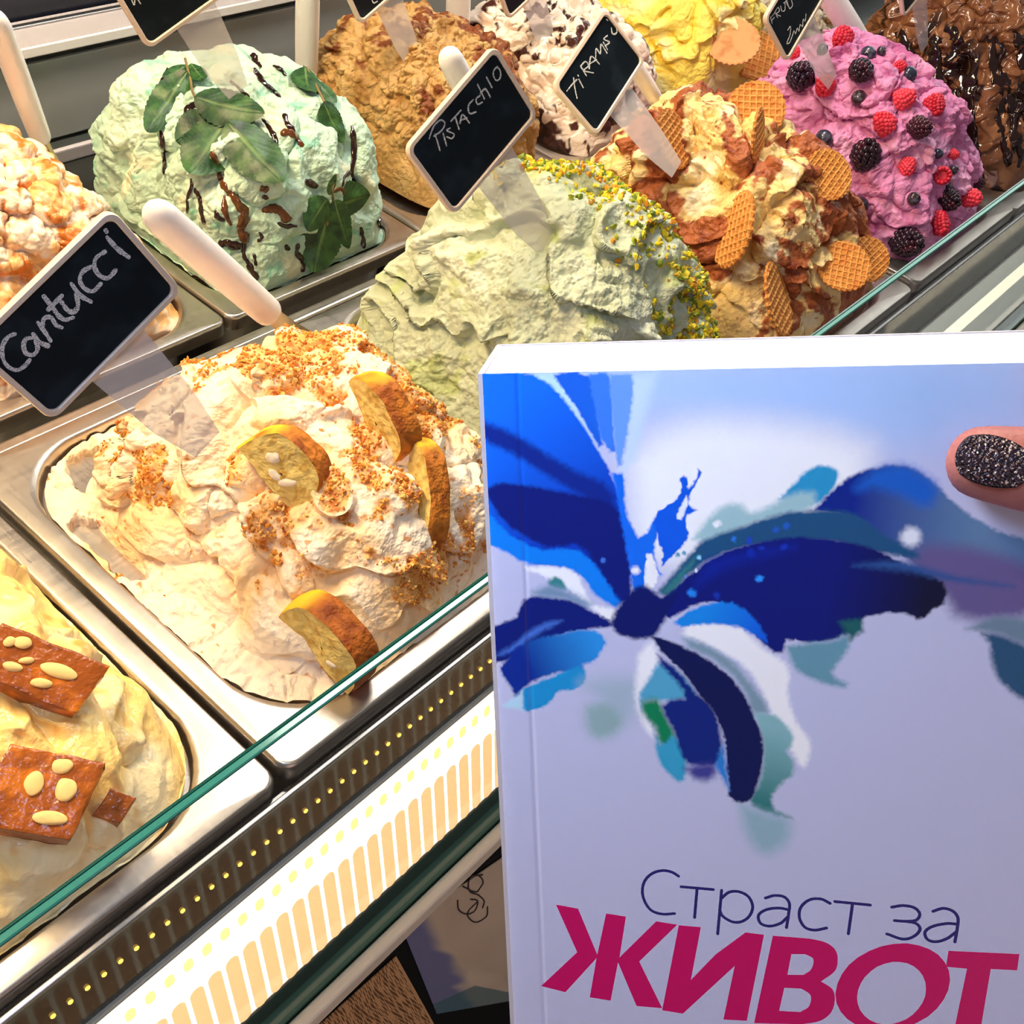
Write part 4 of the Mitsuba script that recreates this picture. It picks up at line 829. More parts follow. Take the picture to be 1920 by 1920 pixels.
def almond_cake(m, px, py, L, W, H, turn, tip, words, nuts, lift=.004, seed=0):
    p, n = hit(m, px, py)
    f = unit(EYE - p); t = math.radians(turn)
    l = unit(math.cos(t) * RIGHT - math.sin(t) * UP); l = unit(l - f * (f @ l)); s = np.cross(f, l)
    Rm = trimesh.transformations.rotation_matrix(math.radians(tip), l)[:3, :3]; f, s = Rm @ f, Rm @ s
    M = frame(p + unit(EYE - p) * lift, l, s, f)
    k = thing('almond_cake', words, 'cake', 'almond cake chunks in the cream gelato')
    b = trimesh.creation.box((L, W, H)).subdivide().subdivide().subdivide().subdivide()
    v = np.array(b.vertices); v[:, 0] += .18 * v[:, 1]; v += .0014 * np.stack([fb(v + s_ * .1, .016, seed + s_, 3) for s_ in (1, 2, 3)], -1)
    col = vcols(len(v), (156, 80, 24)); col += sstep(-.05, .35, fb(v, .012, seed + 5, 3))[:, None] * (lin(208, 116, 28) - col)
    col += sstep(.15, .4, fb(v, .008, seed + 6, 2))[:, None] * (lin(122, 60, 20) - col) * .6
    ck = put('cake', moved(trimesh.Trimesh(v, b.faces, process=False), M), 'gelato_wet', k, smooth=True, color=col)
    for ax_, ay_, aw, ah, ang in nuts:
        b = blob((aw, ah, .0014), 3, int(1e4 * aw + 9), .12, 1.2); b.apply_transform(trimesh.transformations.rotation_matrix(ang, [0, 0, 1])); b.apply_translation([ax_, ay_, H / 2 + .0004])
        put('almond', moved(b, M), 'nut', ck, smooth=True, color=vcols(len(b.vertices), (246, 208, 128)))
almond_cake(mA, 68, 1262, .050, .026, .014, 22, -20, 'brown almond cake chunk with several flaked almonds, upper one at the left edge', [(-.010, -.004, .0042, .0022, .2), (.004, -.006, .0046, .0022, .3), (-.016, .006, .0030, .0022, .9), (-.011, .008, .0040, .0030, .4), (.008, .002, .0080, .0034, .1), (-.006, .001, .0032, .0016, .5)], .006, 3)
almond_cake(mA, 72, 1492, .040, .034, .014, 10, -14, 'dark almond cake chunk with three big almonds, in the middle of the cream gelato', [(-.003, .003, .0038, .0054, 0), (.010, .0025, .0044, .0052, .1), (.006, .012, .0044, .0034, .3), (.007, -.010, .0070, .0030, .1)], .006, 13)
almond_cake(mA, 214, 1514, .012, .013, .008, 20, -10, 'small almond cake bit right of the dark chunk', [], .001, 23)

# ------------------------------------------------------------------ mint sprigs and chocolate drizzle on the mint gelato
def leaf(L, W, curl, fold, seed, n_l=61, n_w=19):
    t, w = np.meshgrid(np.linspace(0, 1, n_l), np.linspace(-1, 1, n_w), indexing='ij')
    half = W / 2 * np.sin(np.pi * np.clip(t, 0, 1) ** .80) ** .62
    half = half * (1 + .09 * ((1 - (t * 12) % 1) - .5) * (np.abs(w) > .85))
    x = L * t; y = half * w
    z = -curl * L * (t - .25) ** 2 * 1.3 - fold * np.abs(y) ** 1.0
    vein = np.abs(((t - .42 * np.abs(w)) * 8) % 1 - .5)
    z = z + W * .030 * (vein - .25) * np.minimum(1, 3 * np.abs(w)) * np.sin(np.pi * t) - W * .03 * np.exp(-(w / .07) ** 2)
    z = z + W * .05 * (2 * N3(np.stack([x / W * 2.2, y / W * 2.2, 0 * x + seed], -1), seed) - 1)
    V = np.stack([x, y, z], -1).reshape(-1, 3)
    i, j = np.meshgrid(np.arange(n_l - 1), np.arange(n_w - 1), indexing='ij'); a = (i * n_w + j).ravel()
    F = np.vstack([np.stack([a, a + n_w, a + n_w + 1], 1), np.stack([a, a + n_w + 1, a + 1], 1)])
    c = vcols(len(V), (38, 74, 40)); k = fb(V / W, .35, seed, 3)
    c += sstep(-.1, .4, k)[:, None] * (lin(58, 98, 48) - c); c += sstep(.1, .5, -k)[:, None] * (lin(24, 52, 34) - c)
    mid = np.exp(-(w / .05) ** 2).ravel() * (1 - t.ravel()); c += mid[:, None] * (lin(132, 160, 92) - c) * .8
    side = (np.exp(-((vein - .5) / .06) ** 2) * .4).ravel(); c += side[:, None] * (lin(104, 140, 80) - c) * .5
    return V, F, c
bsdf('leaf_green', P(VC, .42, .4))
def c8(x, y): return 180 + x / 3.2, 60 + y / 3.2
def leaf_on(parent, m, base, tip, width, lift=(.004, .007), curl=.18, fold=.25, seed=0):
    (bx, by), (tx, ty) = c8(*base), c8(*tip)
    p, n = hit(m, bx, by); q, n2 = hit(m, tx, ty)
    f = unit(EYE - p); p = p + f * lift[0]; q = q + unit(EYE - q) * lift[1]
    gap = 0.                                        # it lies on the lumps between its ends, not in them
    for t_ in (.25, .45, .65, .85):
        c_ = p + (q - p) * t_; uv_, _ = to_pix(c_); h_, _ = hit(m, *uv_[0])
        gap = max(gap, np.linalg.norm(c_ - EYE) - np.linalg.norm(h_ - EYE))
    p, q = p + f * (min(gap, .02) + .001), q + f * (min(gap, .02) + .001)
    L = np.linalg.norm(q - p); W = 1.18 * width / 3.2 * np.linalg.norm(p - EYE) / FOCAL
    W = min(W, L * .95)
    nn = unit(n + n2 + 1.4 * f); x = unit(q - p); y = unit(np.cross(nn, x)); z = np.cross(x, y)
    V, F, c = leaf(L, W, curl, fold, seed)
    M = frame(p, x, y, z)
    put('leaf', (V @ M[:3, :3].T + M[:3, 3], F), 'leaf_green', parent, smooth=True, color=c)
def stem_on(parent, m, pts, r=.0010, lift=.011):
    P3 = [hit(m, *c8(*q))[0] + unit(EYE - hit(m, *c8(*q))[0]) * lift for q in pts]
    tb = tube(curve(P3, 20), r, 7)
    put('stem', tb, 'leaf_green', parent, smooth=True, color=vcols(len(tb.vertices), (128, 112, 72)))
sp1 = thing('mint_sprig', 'large mint sprig with four broad leaves on the upper left of the mint gelato', 'mint sprig', 'mint sprigs on the mint gelato')
stem_on(sp1, mb, [(535, 160), (565, 280), (600, 400), (700, 490), (800, 545)])
for i, a in enumerate([((545, 235), (308, 612), 165), ((590, 390), (1015, 505), 190), ((770, 535), (560, 860), 250), ((790, 540), (1125, 915), 235), ((545, 200), (400, 280), 70), ((570, 190), (655, 300), 80), ((720, 530), (480, 660), 200), ((800, 545), (960, 500), 110)]): leaf_on(sp1, mb, *a, lift=(.011, .009 + .002 * (i % 3)), curl=-.10, seed=i + 1)
sp2 = thing('mint_sprig', 'mint sprig with one long hanging leaf at the lower right of the mint gelato', 'mint sprig', 'mint sprigs on the mint gelato')
stem_on(sp2, mb, [(1440, 850), (1420, 940), (1420, 1040), (1385, 1160)])
for i, a in enumerate([((1385, 1130), (1335, 1505), 215), ((1440, 1050), (1640, 975), 190), ((1390, 1000), (1258, 1190), 150), ((1430, 1010), (1510, 1290), 120), ((1400, 980), (1435, 850), 40)]): leaf_on(sp2, mb, *a, lift=(.011, .010 + .001 * i), curl=-.08, seed=i + 21)
sp3 = thing('mint_sprig', 'small mint sprig at the right top edge of the mint gelato', 'mint sprig', 'mint sprigs on the mint gelato')
for i, a in enumerate([((1270, 175), (1275, 370), 140), ((1320, 290), (1440, 430), 95), ((1365, 420), (1480, 665), 125), ((1245, 190), (1280, 165), 30)]): leaf_on(sp3, mb, *a, lift=(.010, .008), curl=-.08, seed=i + 41)
stem_on(sp3, mb, [(1270, 200), (1310, 300), (1370, 420)])

def drizzle(parent, m, pts, r, conv, seed=0, lift=.0002, col=(58, 28, 18), name='sauce', flat=.5):
    P3, N_ = [], []
    q = curve(np.array([conv(*a) for a in pts], float), max(5, 4 * len(pts)))
    for a in q:
        p, n = hit(m, *a); P3.append(p + n * lift); N_.append(n)
    P3 = np.array(P3); ok = np.r_[True, np.linalg.norm(np.diff(P3, axis=0), axis=1) < .02]
    P3, N_ = P3[ok], np.array(N_)[ok]
    if len(P3) < 4: return
    k = len(P3); rng = np.random.default_rng(seed)
    w = r * (.55 + .95 * rng.random(k)); w = np.convolve(np.r_[w[0], w, w[-1]], [.25, .5, .25], 'valid') * np.r_[.45, .8, np.ones(k - 4), .9, .5]
    tb = tube(P3, w, 11, flat, N_)
    tv_ = np.array(tb.vertices); tv_ += .45 * r * np.stack([fb(tv_, .005, seed + s_, 2) for s_ in (1, 2, 3)], -1); tb = trimesh.Trimesh(tv_, tb.faces, process=False)
    put(name, tb, 'sauce', parent, smooth=True, color=vcols(len(tb.vertices), col))
DARK, CARA = (38, 18, 13), (92, 52, 20)
for i, (r, c, pts) in enumerate([(.0026, DARK, [(380, 560), (395, 640), (402, 720), (412, 800), (405, 850)]), (.0016, DARK, [(572, 880), (575, 930), (552, 990), (548, 1085)]), (.0026, DARK, [(590, 935), (622, 1000), (632, 1080), (650, 1150)]),
  (.0026, CARA, [(690, 715), (730, 800), (745, 880), (785, 950), (800, 985)]), (.0036, CARA, [(790, 950), (850, 1030), (890, 1080), (885, 1130), (870, 1190), (905, 1260)]), (.0026, DARK, [(890, 1260), (885, 1330), (925, 1410), (965, 1490)]), (.0022, CARA, [(770, 980), (775, 1080), (810, 1160)]),
  (.0034, DARK, [(945, 130), (965, 180), (990, 215)]), (.0030, DARK, [(955, 220), (985, 280), (1040, 330), (1100, 390)]), (.0020, DARK, [(1065, 200), (1100, 220), (1140, 262)]), (.0020, DARK, [(808, 295), (860, 340), (920, 405)]), (.0022, DARK, [(995, 520), (1050, 590), (1075, 640), (1085, 690)]),
  (.0026, DARK, [(1130, 490), (1150, 550), (1190, 600)]), (.0030, CARA, [(1110, 605), (1180, 610), (1225, 665), (1235, 690)]), (.0024, DARK, [(1535, 560), (1545, 640), (1545, 760), (1535, 850), (1560, 935)]), (.0016, DARK, [(1478, 930), (1490, 870), (1530, 840)]),
  (.0040, CARA, [(1000, 1075), (1070, 1060), (1120, 1090), (1150, 1140)]), (.0022, DARK, [(1090, 1150), (1140, 1165), (1200, 1165)]), (.0036, DARK, [(1255, 905), (1290, 910), (1330, 925)]), (.0026, DARK, [(1210, 1270), (1205, 1330), (1240, 1370), (1240, 1440)]), (.0026, DARK, [(1585, 1170), (1600, 1230), (1610, 1295)]),
  (.0024, DARK, [(1700, 1125), (1720, 1145), (1742, 1150)]), (.0012, DARK, [(560, 1480), (610, 1485), (635, 1520), (655, 1560)]), (.0040, DARK, [(740, 1275), (800, 1270), (870, 1295)]), (.0026, DARK, [(500, 560), (540, 500), (560, 450), (610, 430)]), (.0020, DARK, [(780, 1605), (810, 1590), (830, 1612)]), (.0022, DARK, [(430, 215), (390, 320), (365, 400)]),
  (.0016, DARK, [(980, 1200), (995, 1230), (970, 1260)]), (.0028, CARA, [(985, 935), (1010, 945), (1035, 935)]), (.0022, DARK, [(1000, 980), (1015, 995), (1030, 985)]), (.0022, DARK, [(1130, 1280), (1150, 1300), (1160, 1290)]), (.0016, DARK, [(945, 1330), (955, 1370), (960, 1400)]), (.0020, DARK, [(720, 1070), (730, 1110), (770, 1130)]), (.0018, CARA, [(1420, 960), (1470, 940), (1500, 1000)])]):
    drizzle(mb.key, mb, pts, r * .85, c8, i, col=c, name='chocolate_sauce')
labels[mb.key + '__chocolate_sauce'] = {'label': 'dark chocolate drizzle'}

# dark sauce down the ripples of the chocolate gelato
rng = np.random.default_rng(9)
for i in range(8):
    x = 1655 + 270 * (i + rng.random()) / 8; y0_ = 20 + 60 * rng.random() + max(0, 60 - .9 * (x - 1640)); y = y0_; pts = [(x, y)]
    Ln = 150 + 190 * rng.random()
    while y < y0_ + Ln and y < 400:
        y += 24 + 16 * rng.random(); x += rng.normal(5, 7); pts.append((x, y))
    pts = [q for q in pts if q[1] < 340 - .72 * (q[0] - 1920) and q[0] < 1960]
    if len(pts) > 3: drizzle(mF.key, mF, pts, .0046 + .0028 * rng.random(), lambda a, b: (a, b), 100 + i, col=(34, 16, 12), name='dark_sauce', flat=.28, lift=-.0004)
labels[mF.key + '__dark_sauce'] = {'label': 'glossy dark chocolate sauce'}

# ------------------------------------------------------------------ crumbs and chopped nuts: nobody could count them
def scatter(m, count, mask, size, cols, seed, sub=0):
    """Small rough bits lying on the mound where mask (per vertex) allows them."""
    rng = np.random.default_rng(seed)
    tri = m.V[m.F]; area = np.linalg.norm(np.cross(tri[:, 1] - tri[:, 0], tri[:, 2] - tri[:, 0]), axis=1) * np.clip(mask[m.F].mean(1), 0, 1)
    k = rng.choice(len(m.F), count, p=area / area.sum())
    w = rng.dirichlet([1, 1, 1], count); pos = (tri[k] * w[..., None]).sum(1); nrm = unit(m.N[m.F[k]].mean(1))
    base = trimesh.creation.icosphere(sub, 1.0); bv, bf = np.array(base.vertices), np.array(base.faces)
    V, F, C = [], [], []
    for i in range(count):
        R_ = trimesh.transformations.random_rotation_matrix(rng.random(3))[:3, :3]
        s_ = size[0] + (size[1] - size[0]) * rng.random() ** 2
        v = (bv * (1 + .35 * rng.normal(size=(len(bv), 1))).clip(.5, 1.5) * np.array([1, .75, .6]) * s_) @ R_.T
        V.append(v + pos[i] + nrm[i] * s_ * .35); F.append(bf + i * len(bv)); C.append(vcols(len(bv), cols[rng.integers(len(cols))]))
    return np.vstack(V), np.vstack(F), np.vstack(C)
v = mC.V
fC = sstep(.372, .405, v[:, 0] + .020 * fb(v, .04, 263, 2)) * sstep(-.14, .12, fb(v, .026, 261, 3) + .35 * sstep(.11, .05, v[:, 2])) * sstep(.0, .02, v[:, 2])
top_ = sstep(.112, .130, v[:, 2]) * sstep(.35, .39, v[:, 0]) * sstep(-.10, .2, fb(v, .022, 262, 2))
few = .012 * sstep(.36, .40, v[:, 0])
V, F, C_ = scatter(mC, 4600, np.maximum(np.maximum(fC, top_), few), (.0013, .0033), [(222, 200, 30), (204, 186, 30), (232, 212, 60), (150, 160, 36), (204, 140, 30), (112, 132, 36), (214, 190, 40)], 5)
tag(put('chopped_pistachios', (V, F), 'nut', color=C_), 'yellow-green chopped pistachios strewn over the right side of the pale green gelato', 'chopped nuts', kind='stuff')
v = mB.V
V, F, C_ = scatter(mB, 6500, crB ** 1.5 + .004, (.0006, .0019), [(226, 166, 76), (210, 136, 46), (186, 108, 36), (236, 190, 104), (218, 150, 58)], 6)
tag(put('biscuit_crumbs', (V, F), 'nut', color=C_), 'orange-brown biscuit crumbs scattered over the white gelato', 'crumbs', kind='stuff')

# ------------------------------------------------------------------ the paperback
BO, BU, BV = np.array([-.04131, -.10104, .33552]), unit([.45415, -.82701, .33137]), None
BV = np.array([-.27979, -.48551, -.82825]); BV = unit(BV - BU * (BU @ BV)); BN = np.cross(BU, BV)     # BN points away from the reader
BW_, BH_, BT_ = .1365, .207, .017
def on_book(u, v, d=0.): return BO + BU * (np.asarray(u)[..., None] / 1000) + BV * (np.asarray(v)[..., None] / 1000) + BN * (np.asarray(d)[..., None] / 1000)
# the printed cover: soft-edged shapes in millimetres from its top left corner (feather, colour, gradient, outline)
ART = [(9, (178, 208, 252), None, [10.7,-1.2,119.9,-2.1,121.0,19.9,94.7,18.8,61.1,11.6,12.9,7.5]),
 (6, (252, 254, 255), None, [34.9,20.0,44.7,12.7,63.4,11.6,85.9,16.5,88.3,24.6,79.5,31.8,61.1,37.0,49.2,44.8,36.9,42.5]),  # soft white glow of light near the top, put into the print
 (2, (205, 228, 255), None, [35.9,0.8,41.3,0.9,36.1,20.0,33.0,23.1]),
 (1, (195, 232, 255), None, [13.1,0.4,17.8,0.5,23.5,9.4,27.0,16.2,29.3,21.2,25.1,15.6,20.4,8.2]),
 (0.4, (18, 100, 222), None, [17.8,0.5,26.0,0.6,27.8,10.1,28.8,18.1,23.5,9.1]),
 (0.5, (58, 128, 236), None, [26.0,0.6,30.8,0.7,31.4,12.6,31.8,19.3,28.8,16.2,27.5,10.1]),
 (0.5, (108, 162, 245), None, [30.8,0.7,36.0,0.8,33.7,18.7,32.4,23.2,31.7,16.3]),
 (0.5, (4, 112, 246), ((0, 60, 190), 10.4, 5.0, 28.4, 32.5), [-0.5,-0.4,13.1,0.4,19.2,5.1,24.6,12.5,28.2,18.7,30.9,24.3,33.4,32.4,34.5,40.0,34.5,48.4,33.1,54.9,27.8,53.4,23.5,47.4,17.8,45.8,11.3,45.5,6.2,42.6,2.3,41.3,-1.0,40.7]),
 (1.2, (0, 36, 140), None, [-0.7,10.6,7.5,13.9,16.2,19.3,23.6,23.5,30.1,26.4,31.4,32.7,24.7,29.4,17.3,25.0,7.2,18.7,-0.6,14.9]),
 (0.7, (0, 22, 120), None, [0.2,27.7,3.0,25.8,12.1,26.6,22.2,28.5,30.9,30.9,33.5,38.8,34.8,49.0,33.9,54.5,31.7,53.2,27.0,46.0,22.5,40.5,15.4,41.2,9.6,38.7,4.5,34.9,1.7,30.9]),
 (0.6, (0, 132, 244), None, [-0.6,31.3,1.9,34.4,6.3,38.6,12.8,41.8,21.8,41.6,25.8,44.7,29.2,49.8,32.2,55.3,28.8,54.4,25.1,51.6,22.9,47.8,17.8,45.8,9.3,45.3,3.6,42.0,-1.1,40.1]),
 (0.7, (250, 252, 255), None, [9.0,46.4,17.5,46.1,21.7,47.4,23.6,52.0,25.6,55.1,30.4,55.7,32.1,58.1,29.7,58.9,26.9,57.2,24.2,54.8,20.1,51.8,15.3,49.0]),
 (0.6, (52, 135, 140), None, [14.6,49.8,16.7,48.3,18.5,49.3,19.1,51.4,15.2,50.8]),
 (1.5, (120, 150, 180), None, [10.6,52.4,15.3,50.5,20.1,52.1,25.3,55.1,23.5,55.9,17.9,54.0,13.0,53.8]),
 (0.6, (0, 24, 120), None, [6.7,58.7,7.9,55.4,10.2,53.5,15.1,53.7,20.0,54.3,25.2,56.6,29.0,58.6,30.3,59.2,30.3,60.3,26.1,60.8,19.8,62.2,14.7,63.9,8.2,66.4,3.3,70.3,-1.5,70.4,-1.5,62.7,3.4,60.3]),
 (1, (70, 120, 215), None, [1.1,68.9,5.3,66.1,9.8,62.3,14.9,59.7,17.8,59.2,13.4,61.7,9.0,64.5,6.0,67.2]),
 (0.6, (0, 42, 148), ((40, 150, 232), 8.7, 70.8, 26.0, 64.1), [3.3,70.3,6.4,66.4,11.5,64.0,17.6,62.6,23.3,61.3,26.8,61.9,28.5,64.0,26.7,67.3,25.2,69.2,22.3,70.5,22.6,72.6,17.3,72.2,10.0,75.2,7.3,77.2,5.8,79.9,4.1,76.6,1.7,72.6]),
 (0.5, (22, 150, 214), None, [7.3,77.2,14.4,73.8,22.3,70.5,23.3,73.3,22.6,75.2,19.3,76.9,16.4,77.1,14.1,80.2,10.8,82.3,7.1,82.7]),
 (0.8, (190, 228, 248), None, [2.0,82.0,6.2,78.4,7.3,77.6,7.2,82.7]),
 (4, (168, 190, 206), None, [22.6,75.2,27.5,73.5,36.2,73.7,34.0,82.7,31.8,85.0,28.2,87.9,24.7,88.1,23.2,84.5,24.2,80.3,26.3,78.7]),
 (2, (150, 182, 185), None, [23.4,81.1,28.4,80.1,31.8,83.9,29.6,87.4,25.0,88.5,23.1,84.5]),
 (1.2, (250, 252, 255), None, [36.0,67.2,39.2,63.5,40.8,67.7,39.4,71.8,36.5,75.9,36.1,80.3,39.8,86.4,38.4,87.2,35.4,80.4,35.2,74.5]),
 (0.8, (84, 172, 208), None, [36.2,76.7,39.0,72.1,40.8,68.8,45.2,70.7,49.2,76.3,43.7,78.0,40.3,78.2,37.2,78.4,36.4,81.0]),
 (1.2, (0, 132, 84), None, [36.7,78.8,40.3,77.9,42.3,82.1,44.6,86.8,42.5,90.2,40.5,88.9,39.8,85.2,36.9,82.1]),
 (0.8, (54, 166, 206), None, [40.1,87.4,41.1,89.6,44.3,86.8,47.0,92.1,46.9,95.9,45.9,98.9,42.8,96.9,40.4,93.4,39.6,89.0]),
 (0.8, (4, 34, 125), None, [40.5,66.7,45.2,70.4,49.2,75.5,53.2,78.9,55.2,86.0,55.1,93.0,53.8,94.0,47.0,93.6,44.0,85.0,41.3,80.0,43.7,77.7,47.1,77.1,45.1,73.3,41.5,69.5]),
 (1.5, (64, 64, 150), None, [46.6,95.1,50.4,93.7,53.9,93.6,53.9,96.4,52.0,97.8,49.0,97.6]),
 (1, (252, 253, 255), None, [47.4,58.8,54.9,58.7,60.8,59.9,62.7,62.3,65.4,64.7,68.5,66.2,70.8,69.4,70.3,74.5,72.5,81.9,75.6,86.4,74.1,92.9,71.0,88.0,67.8,81.4,66.3,78.9,63.9,73.1,60.8,68.7,54.9,65.2,49.0,62.5,46.6,61.8]),
 (1.2, (128, 158, 176), None, [46.6,62.2,49.0,62.7,52.9,64.2,57.7,67.4,62.0,72.4,66.3,79.4,62.4,80.0,61.2,75.8,56.9,70.1,52.1,66.6,47.8,64.7]),
 (0.8, (138, 190, 196), ((46, 124, 124), 67.5, 83.1, 64.0, 102.5), [63.1,80.0,67.4,80.1,71.0,83.7,72.1,86.6,70.2,88.5,71.8,91.4,71.8,94.4,68.7,97.7,66.8,101.4,68.0,104.4,71.9,105.8,66.0,105.0,62.0,102.7,64.0,97.7,65.1,91.9,64.7,86.7]),
 (2.5, (150, 186, 200), None, [59.6,102.9,65.6,105.0,71.1,106.3,70.4,112.6,64.8,115.8,60.8,109.9]),
 (0.5, (0, 16, 82), None, [39.0,62.1,41.9,62.7,47.3,64.9,54.1,68.6,58.4,72.6,61.2,76.7,62.7,80.4,64.1,83.8,64.9,88.5,64.8,93.2,63.6,98.1,62.0,102.2,59.2,102.9,57.2,102.2,57.0,99.6,56.5,95.1,56.2,87.8,53.8,80.7,50.5,76.6,45.9,70.3,41.5,65.9]),
 (0.8, (40, 130, 215), None, [53.8,93.8,55.8,87.8,56.8,97.3,57.1,100.2]),
 (0.6, (40, 156, 206), None, [68.1,29.3,71.5,25.3,74.9,22.1,77.7,21.5,80.7,22.5,79.7,26.5,76.1,30.1]),
 (1.2, (164, 203, 208), None, [49.2,38.5,52.3,34.0,55.8,30.9,59.4,29.9,61.1,32.3,65.8,30.8,71.5,27.7,76.1,27.7,75.6,30.9,61.1,35.4,52.8,39.6]),
 (0.6, (0, 34, 138), ((96, 132, 172), 84.0, 30.6, 109.1, 32.0), [75.6,31.6,79.5,27.1,83.9,23.5,89.4,21.7,93.7,21.3,97.5,22.8,101.4,26.3,106.9,31.5,114.5,36.0,120.9,38.2,121.5,50.0,111.8,47.3,104.3,46.3,97.6,43.5,89.7,37.7,84.1,33.0]),
 (2, (18, 96, 200), None, [88.3,22.3,93.7,21.3,97.5,22.8,101.4,26.3,99.4,30.4,93.9,28.1,88.4,26.4,83.9,27.0]),
 (2.5, (104, 92, 146), None, [99.7,38.7,110.4,39.6,121.2,44.1,121.7,53.5,112.2,55.7,105.7,54.7,102.7,49.4,95.4,43.6]),
 (0.8, (26, 82, 128), None, [40.7,51.6,48.0,42.5,51.6,38.7,61.1,35.1,69.3,32.2,75.6,31.5,84.0,32.0,90.8,37.1,98.7,41.7,88.7,40.8,79.7,38.6,70.5,38.8,61.2,40.1,52.8,43.4,46.7,48.4,41.7,53.3]),
 (0.5, (0, 18, 118), ((0, 6, 50), 79.8, 46.4, 100.0, 49.5), [41.1,53.6,47.9,47.3,54.0,42.7,62.3,39.4,71.6,37.8,80.8,38.3,88.7,40.1,95.4,43.6,99.9,45.3,103.8,48.2,102.9,53.0,99.6,53.9,99.3,56.3,95.7,54.5,89.0,55.0,85.9,56.4,84.6,58.9,80.0,61.4,74.2,62.4,70.1,61.4,69.1,65.4,66.0,63.9,63.0,60.8,58.8,56.5,53.9,53.3,47.8,55.0,42.9,57.8]),
 (2, (0, 30, 150), None, [52.8,43.4,63.5,40.7,72.8,39.7,65.9,42.1,56.4,45.3,49.1,50.5]),
 (1.2, (40, 84, 150), None, [84.3,43.9,94.4,44.8,105.4,46.9,117.2,47.7,104.2,45.5,94.3,42.6]),
 (0.5, (14, 140, 236), ((0, 96, 225), 51.5, 56.2, 64.7, 60.8), [44.3,58.8,49.1,55.2,57.0,53.2,61.2,55.2,64.7,59.5,65.9,62.8,61.2,59.9,57.5,58.8,51.5,58.7,45.3,59.8]),
 (0.8, (50, 125, 130), None, [41.7,51.4,47.9,44.5,50.4,42.2,47.9,46.3,42.9,52.3]),
 (1, (104, 156, 176), None, [70.1,63.3,74.2,62.5,80.0,61.6,83.4,60.0,83.5,63.5,81.3,67.0,80.1,69.6,83.9,72.1,80.2,72.3,73.1,69.6,71.0,66.6]),
 (1, (22, 96, 98), None, [81.6,56.9,86.3,56.1,86.8,58.8,84.0,61.4]),
 (1.2, (112, 138, 160), None, [108.2,57.7,114.3,54.5,121.8,55.9,122.0,61.3,114.4,58.4]),
 (1, (36, 84, 122), None, [111.2,58.3,115.5,58.8,122.1,62.9,122.7,74.1,116.6,70.5,113.9,66.2,113.0,60.5]),
 (0.5, (10, 112, 242), None, [30.8,23.3,33.4,23.3,33.7,31.2,35.8,37.4,37.0,38.7,38.5,37.4,41.4,32.3,41.6,36.1,40.4,39.3,40.6,45.0,41.8,47.2,38.3,50.2,35.5,51.8,34.4,45.1,32.6,33.7]),
 (0.3, (0, 94, 232), None, [47.3,23.7,46.4,24.2,46.6,27.2,45.3,29.4,41.9,31.9,40.7,33.1,40.2,35.4,41.1,37.4,41.3,39.6,42.2,42.1,41.9,45.1,44.2,42.9,48.1,38.2,47.7,35.7,47.9,33.0,50.1,31.6,48.2,30.9,48.7,28.2,51.1,23.2,50.9,22.3,50.0,22.3,50.3,23.7,48.2,26.9,47.9,24.2]),
 (0.3, (240, 247, 255), None, [46.5,30.6,47.2,29.6,48.0,28.1,47.7,32.1,46.2,34.5,45.5,33.6]),
 (0.3, (252, 253, 255), None, [38.5,42.5,39.4,41.8,40.8,46.2,41.1,48.2,39.9,50.1,38.2,50.8,37.9,48.3]),
 (0.8, (0, 18, 104), None, [31.6,54.9,35.2,50.9,38.3,49.9,41.7,52.6,45.7,50.6,43.1,56.5,41.8,59.4,39.3,62.6,34.0,62.9,30.4,61.4,29.7,59.1])]
DOTS = [(50.5, 43.0, 0.59, (150, 220, 255)), (49.8, 45.9, 0.55, (225, 240, 255)), (48.7, 51.4, 1.25, (30, 135, 238)), (64.0, 47.4, 1.02, (40, 150, 250)), (58.3, 38.4, 0.77, (40, 120, 215)), (61.6, 38.7, 0.91, (25, 70, 190)), (67.6, 35.9, 0.82, (30, 90, 190)), (69.8, 35.2, 0.91, (30, 95, 195)), (69.2, 40.0, 0.91, (10, 50, 180)), (54.6, 35.0, 1.0, (250, 252, 255)), (62.0, 41.6, 1.25, (5, 40, 170)), (64.4, 40.4, 0.73, (10, 50, 180)), (45.7, 42.4, 0.64, (90, 160, 190)), (47.1, 41.9, 0.55, (90, 160, 190)), (54.5, 51.9, 0.91, (10, 50, 170)), (47.3, 47.5, 0.46, (110, 140, 225)), (35.8, 46.4, 1.14, (252, 253, 255)), (96.1, 37.2, 2.53, (235, 240, 250)), (22.4, 8.2, 0.69, (200, 230, 255)), (28.2, 44.0, 0.69, (60, 120, 220))]
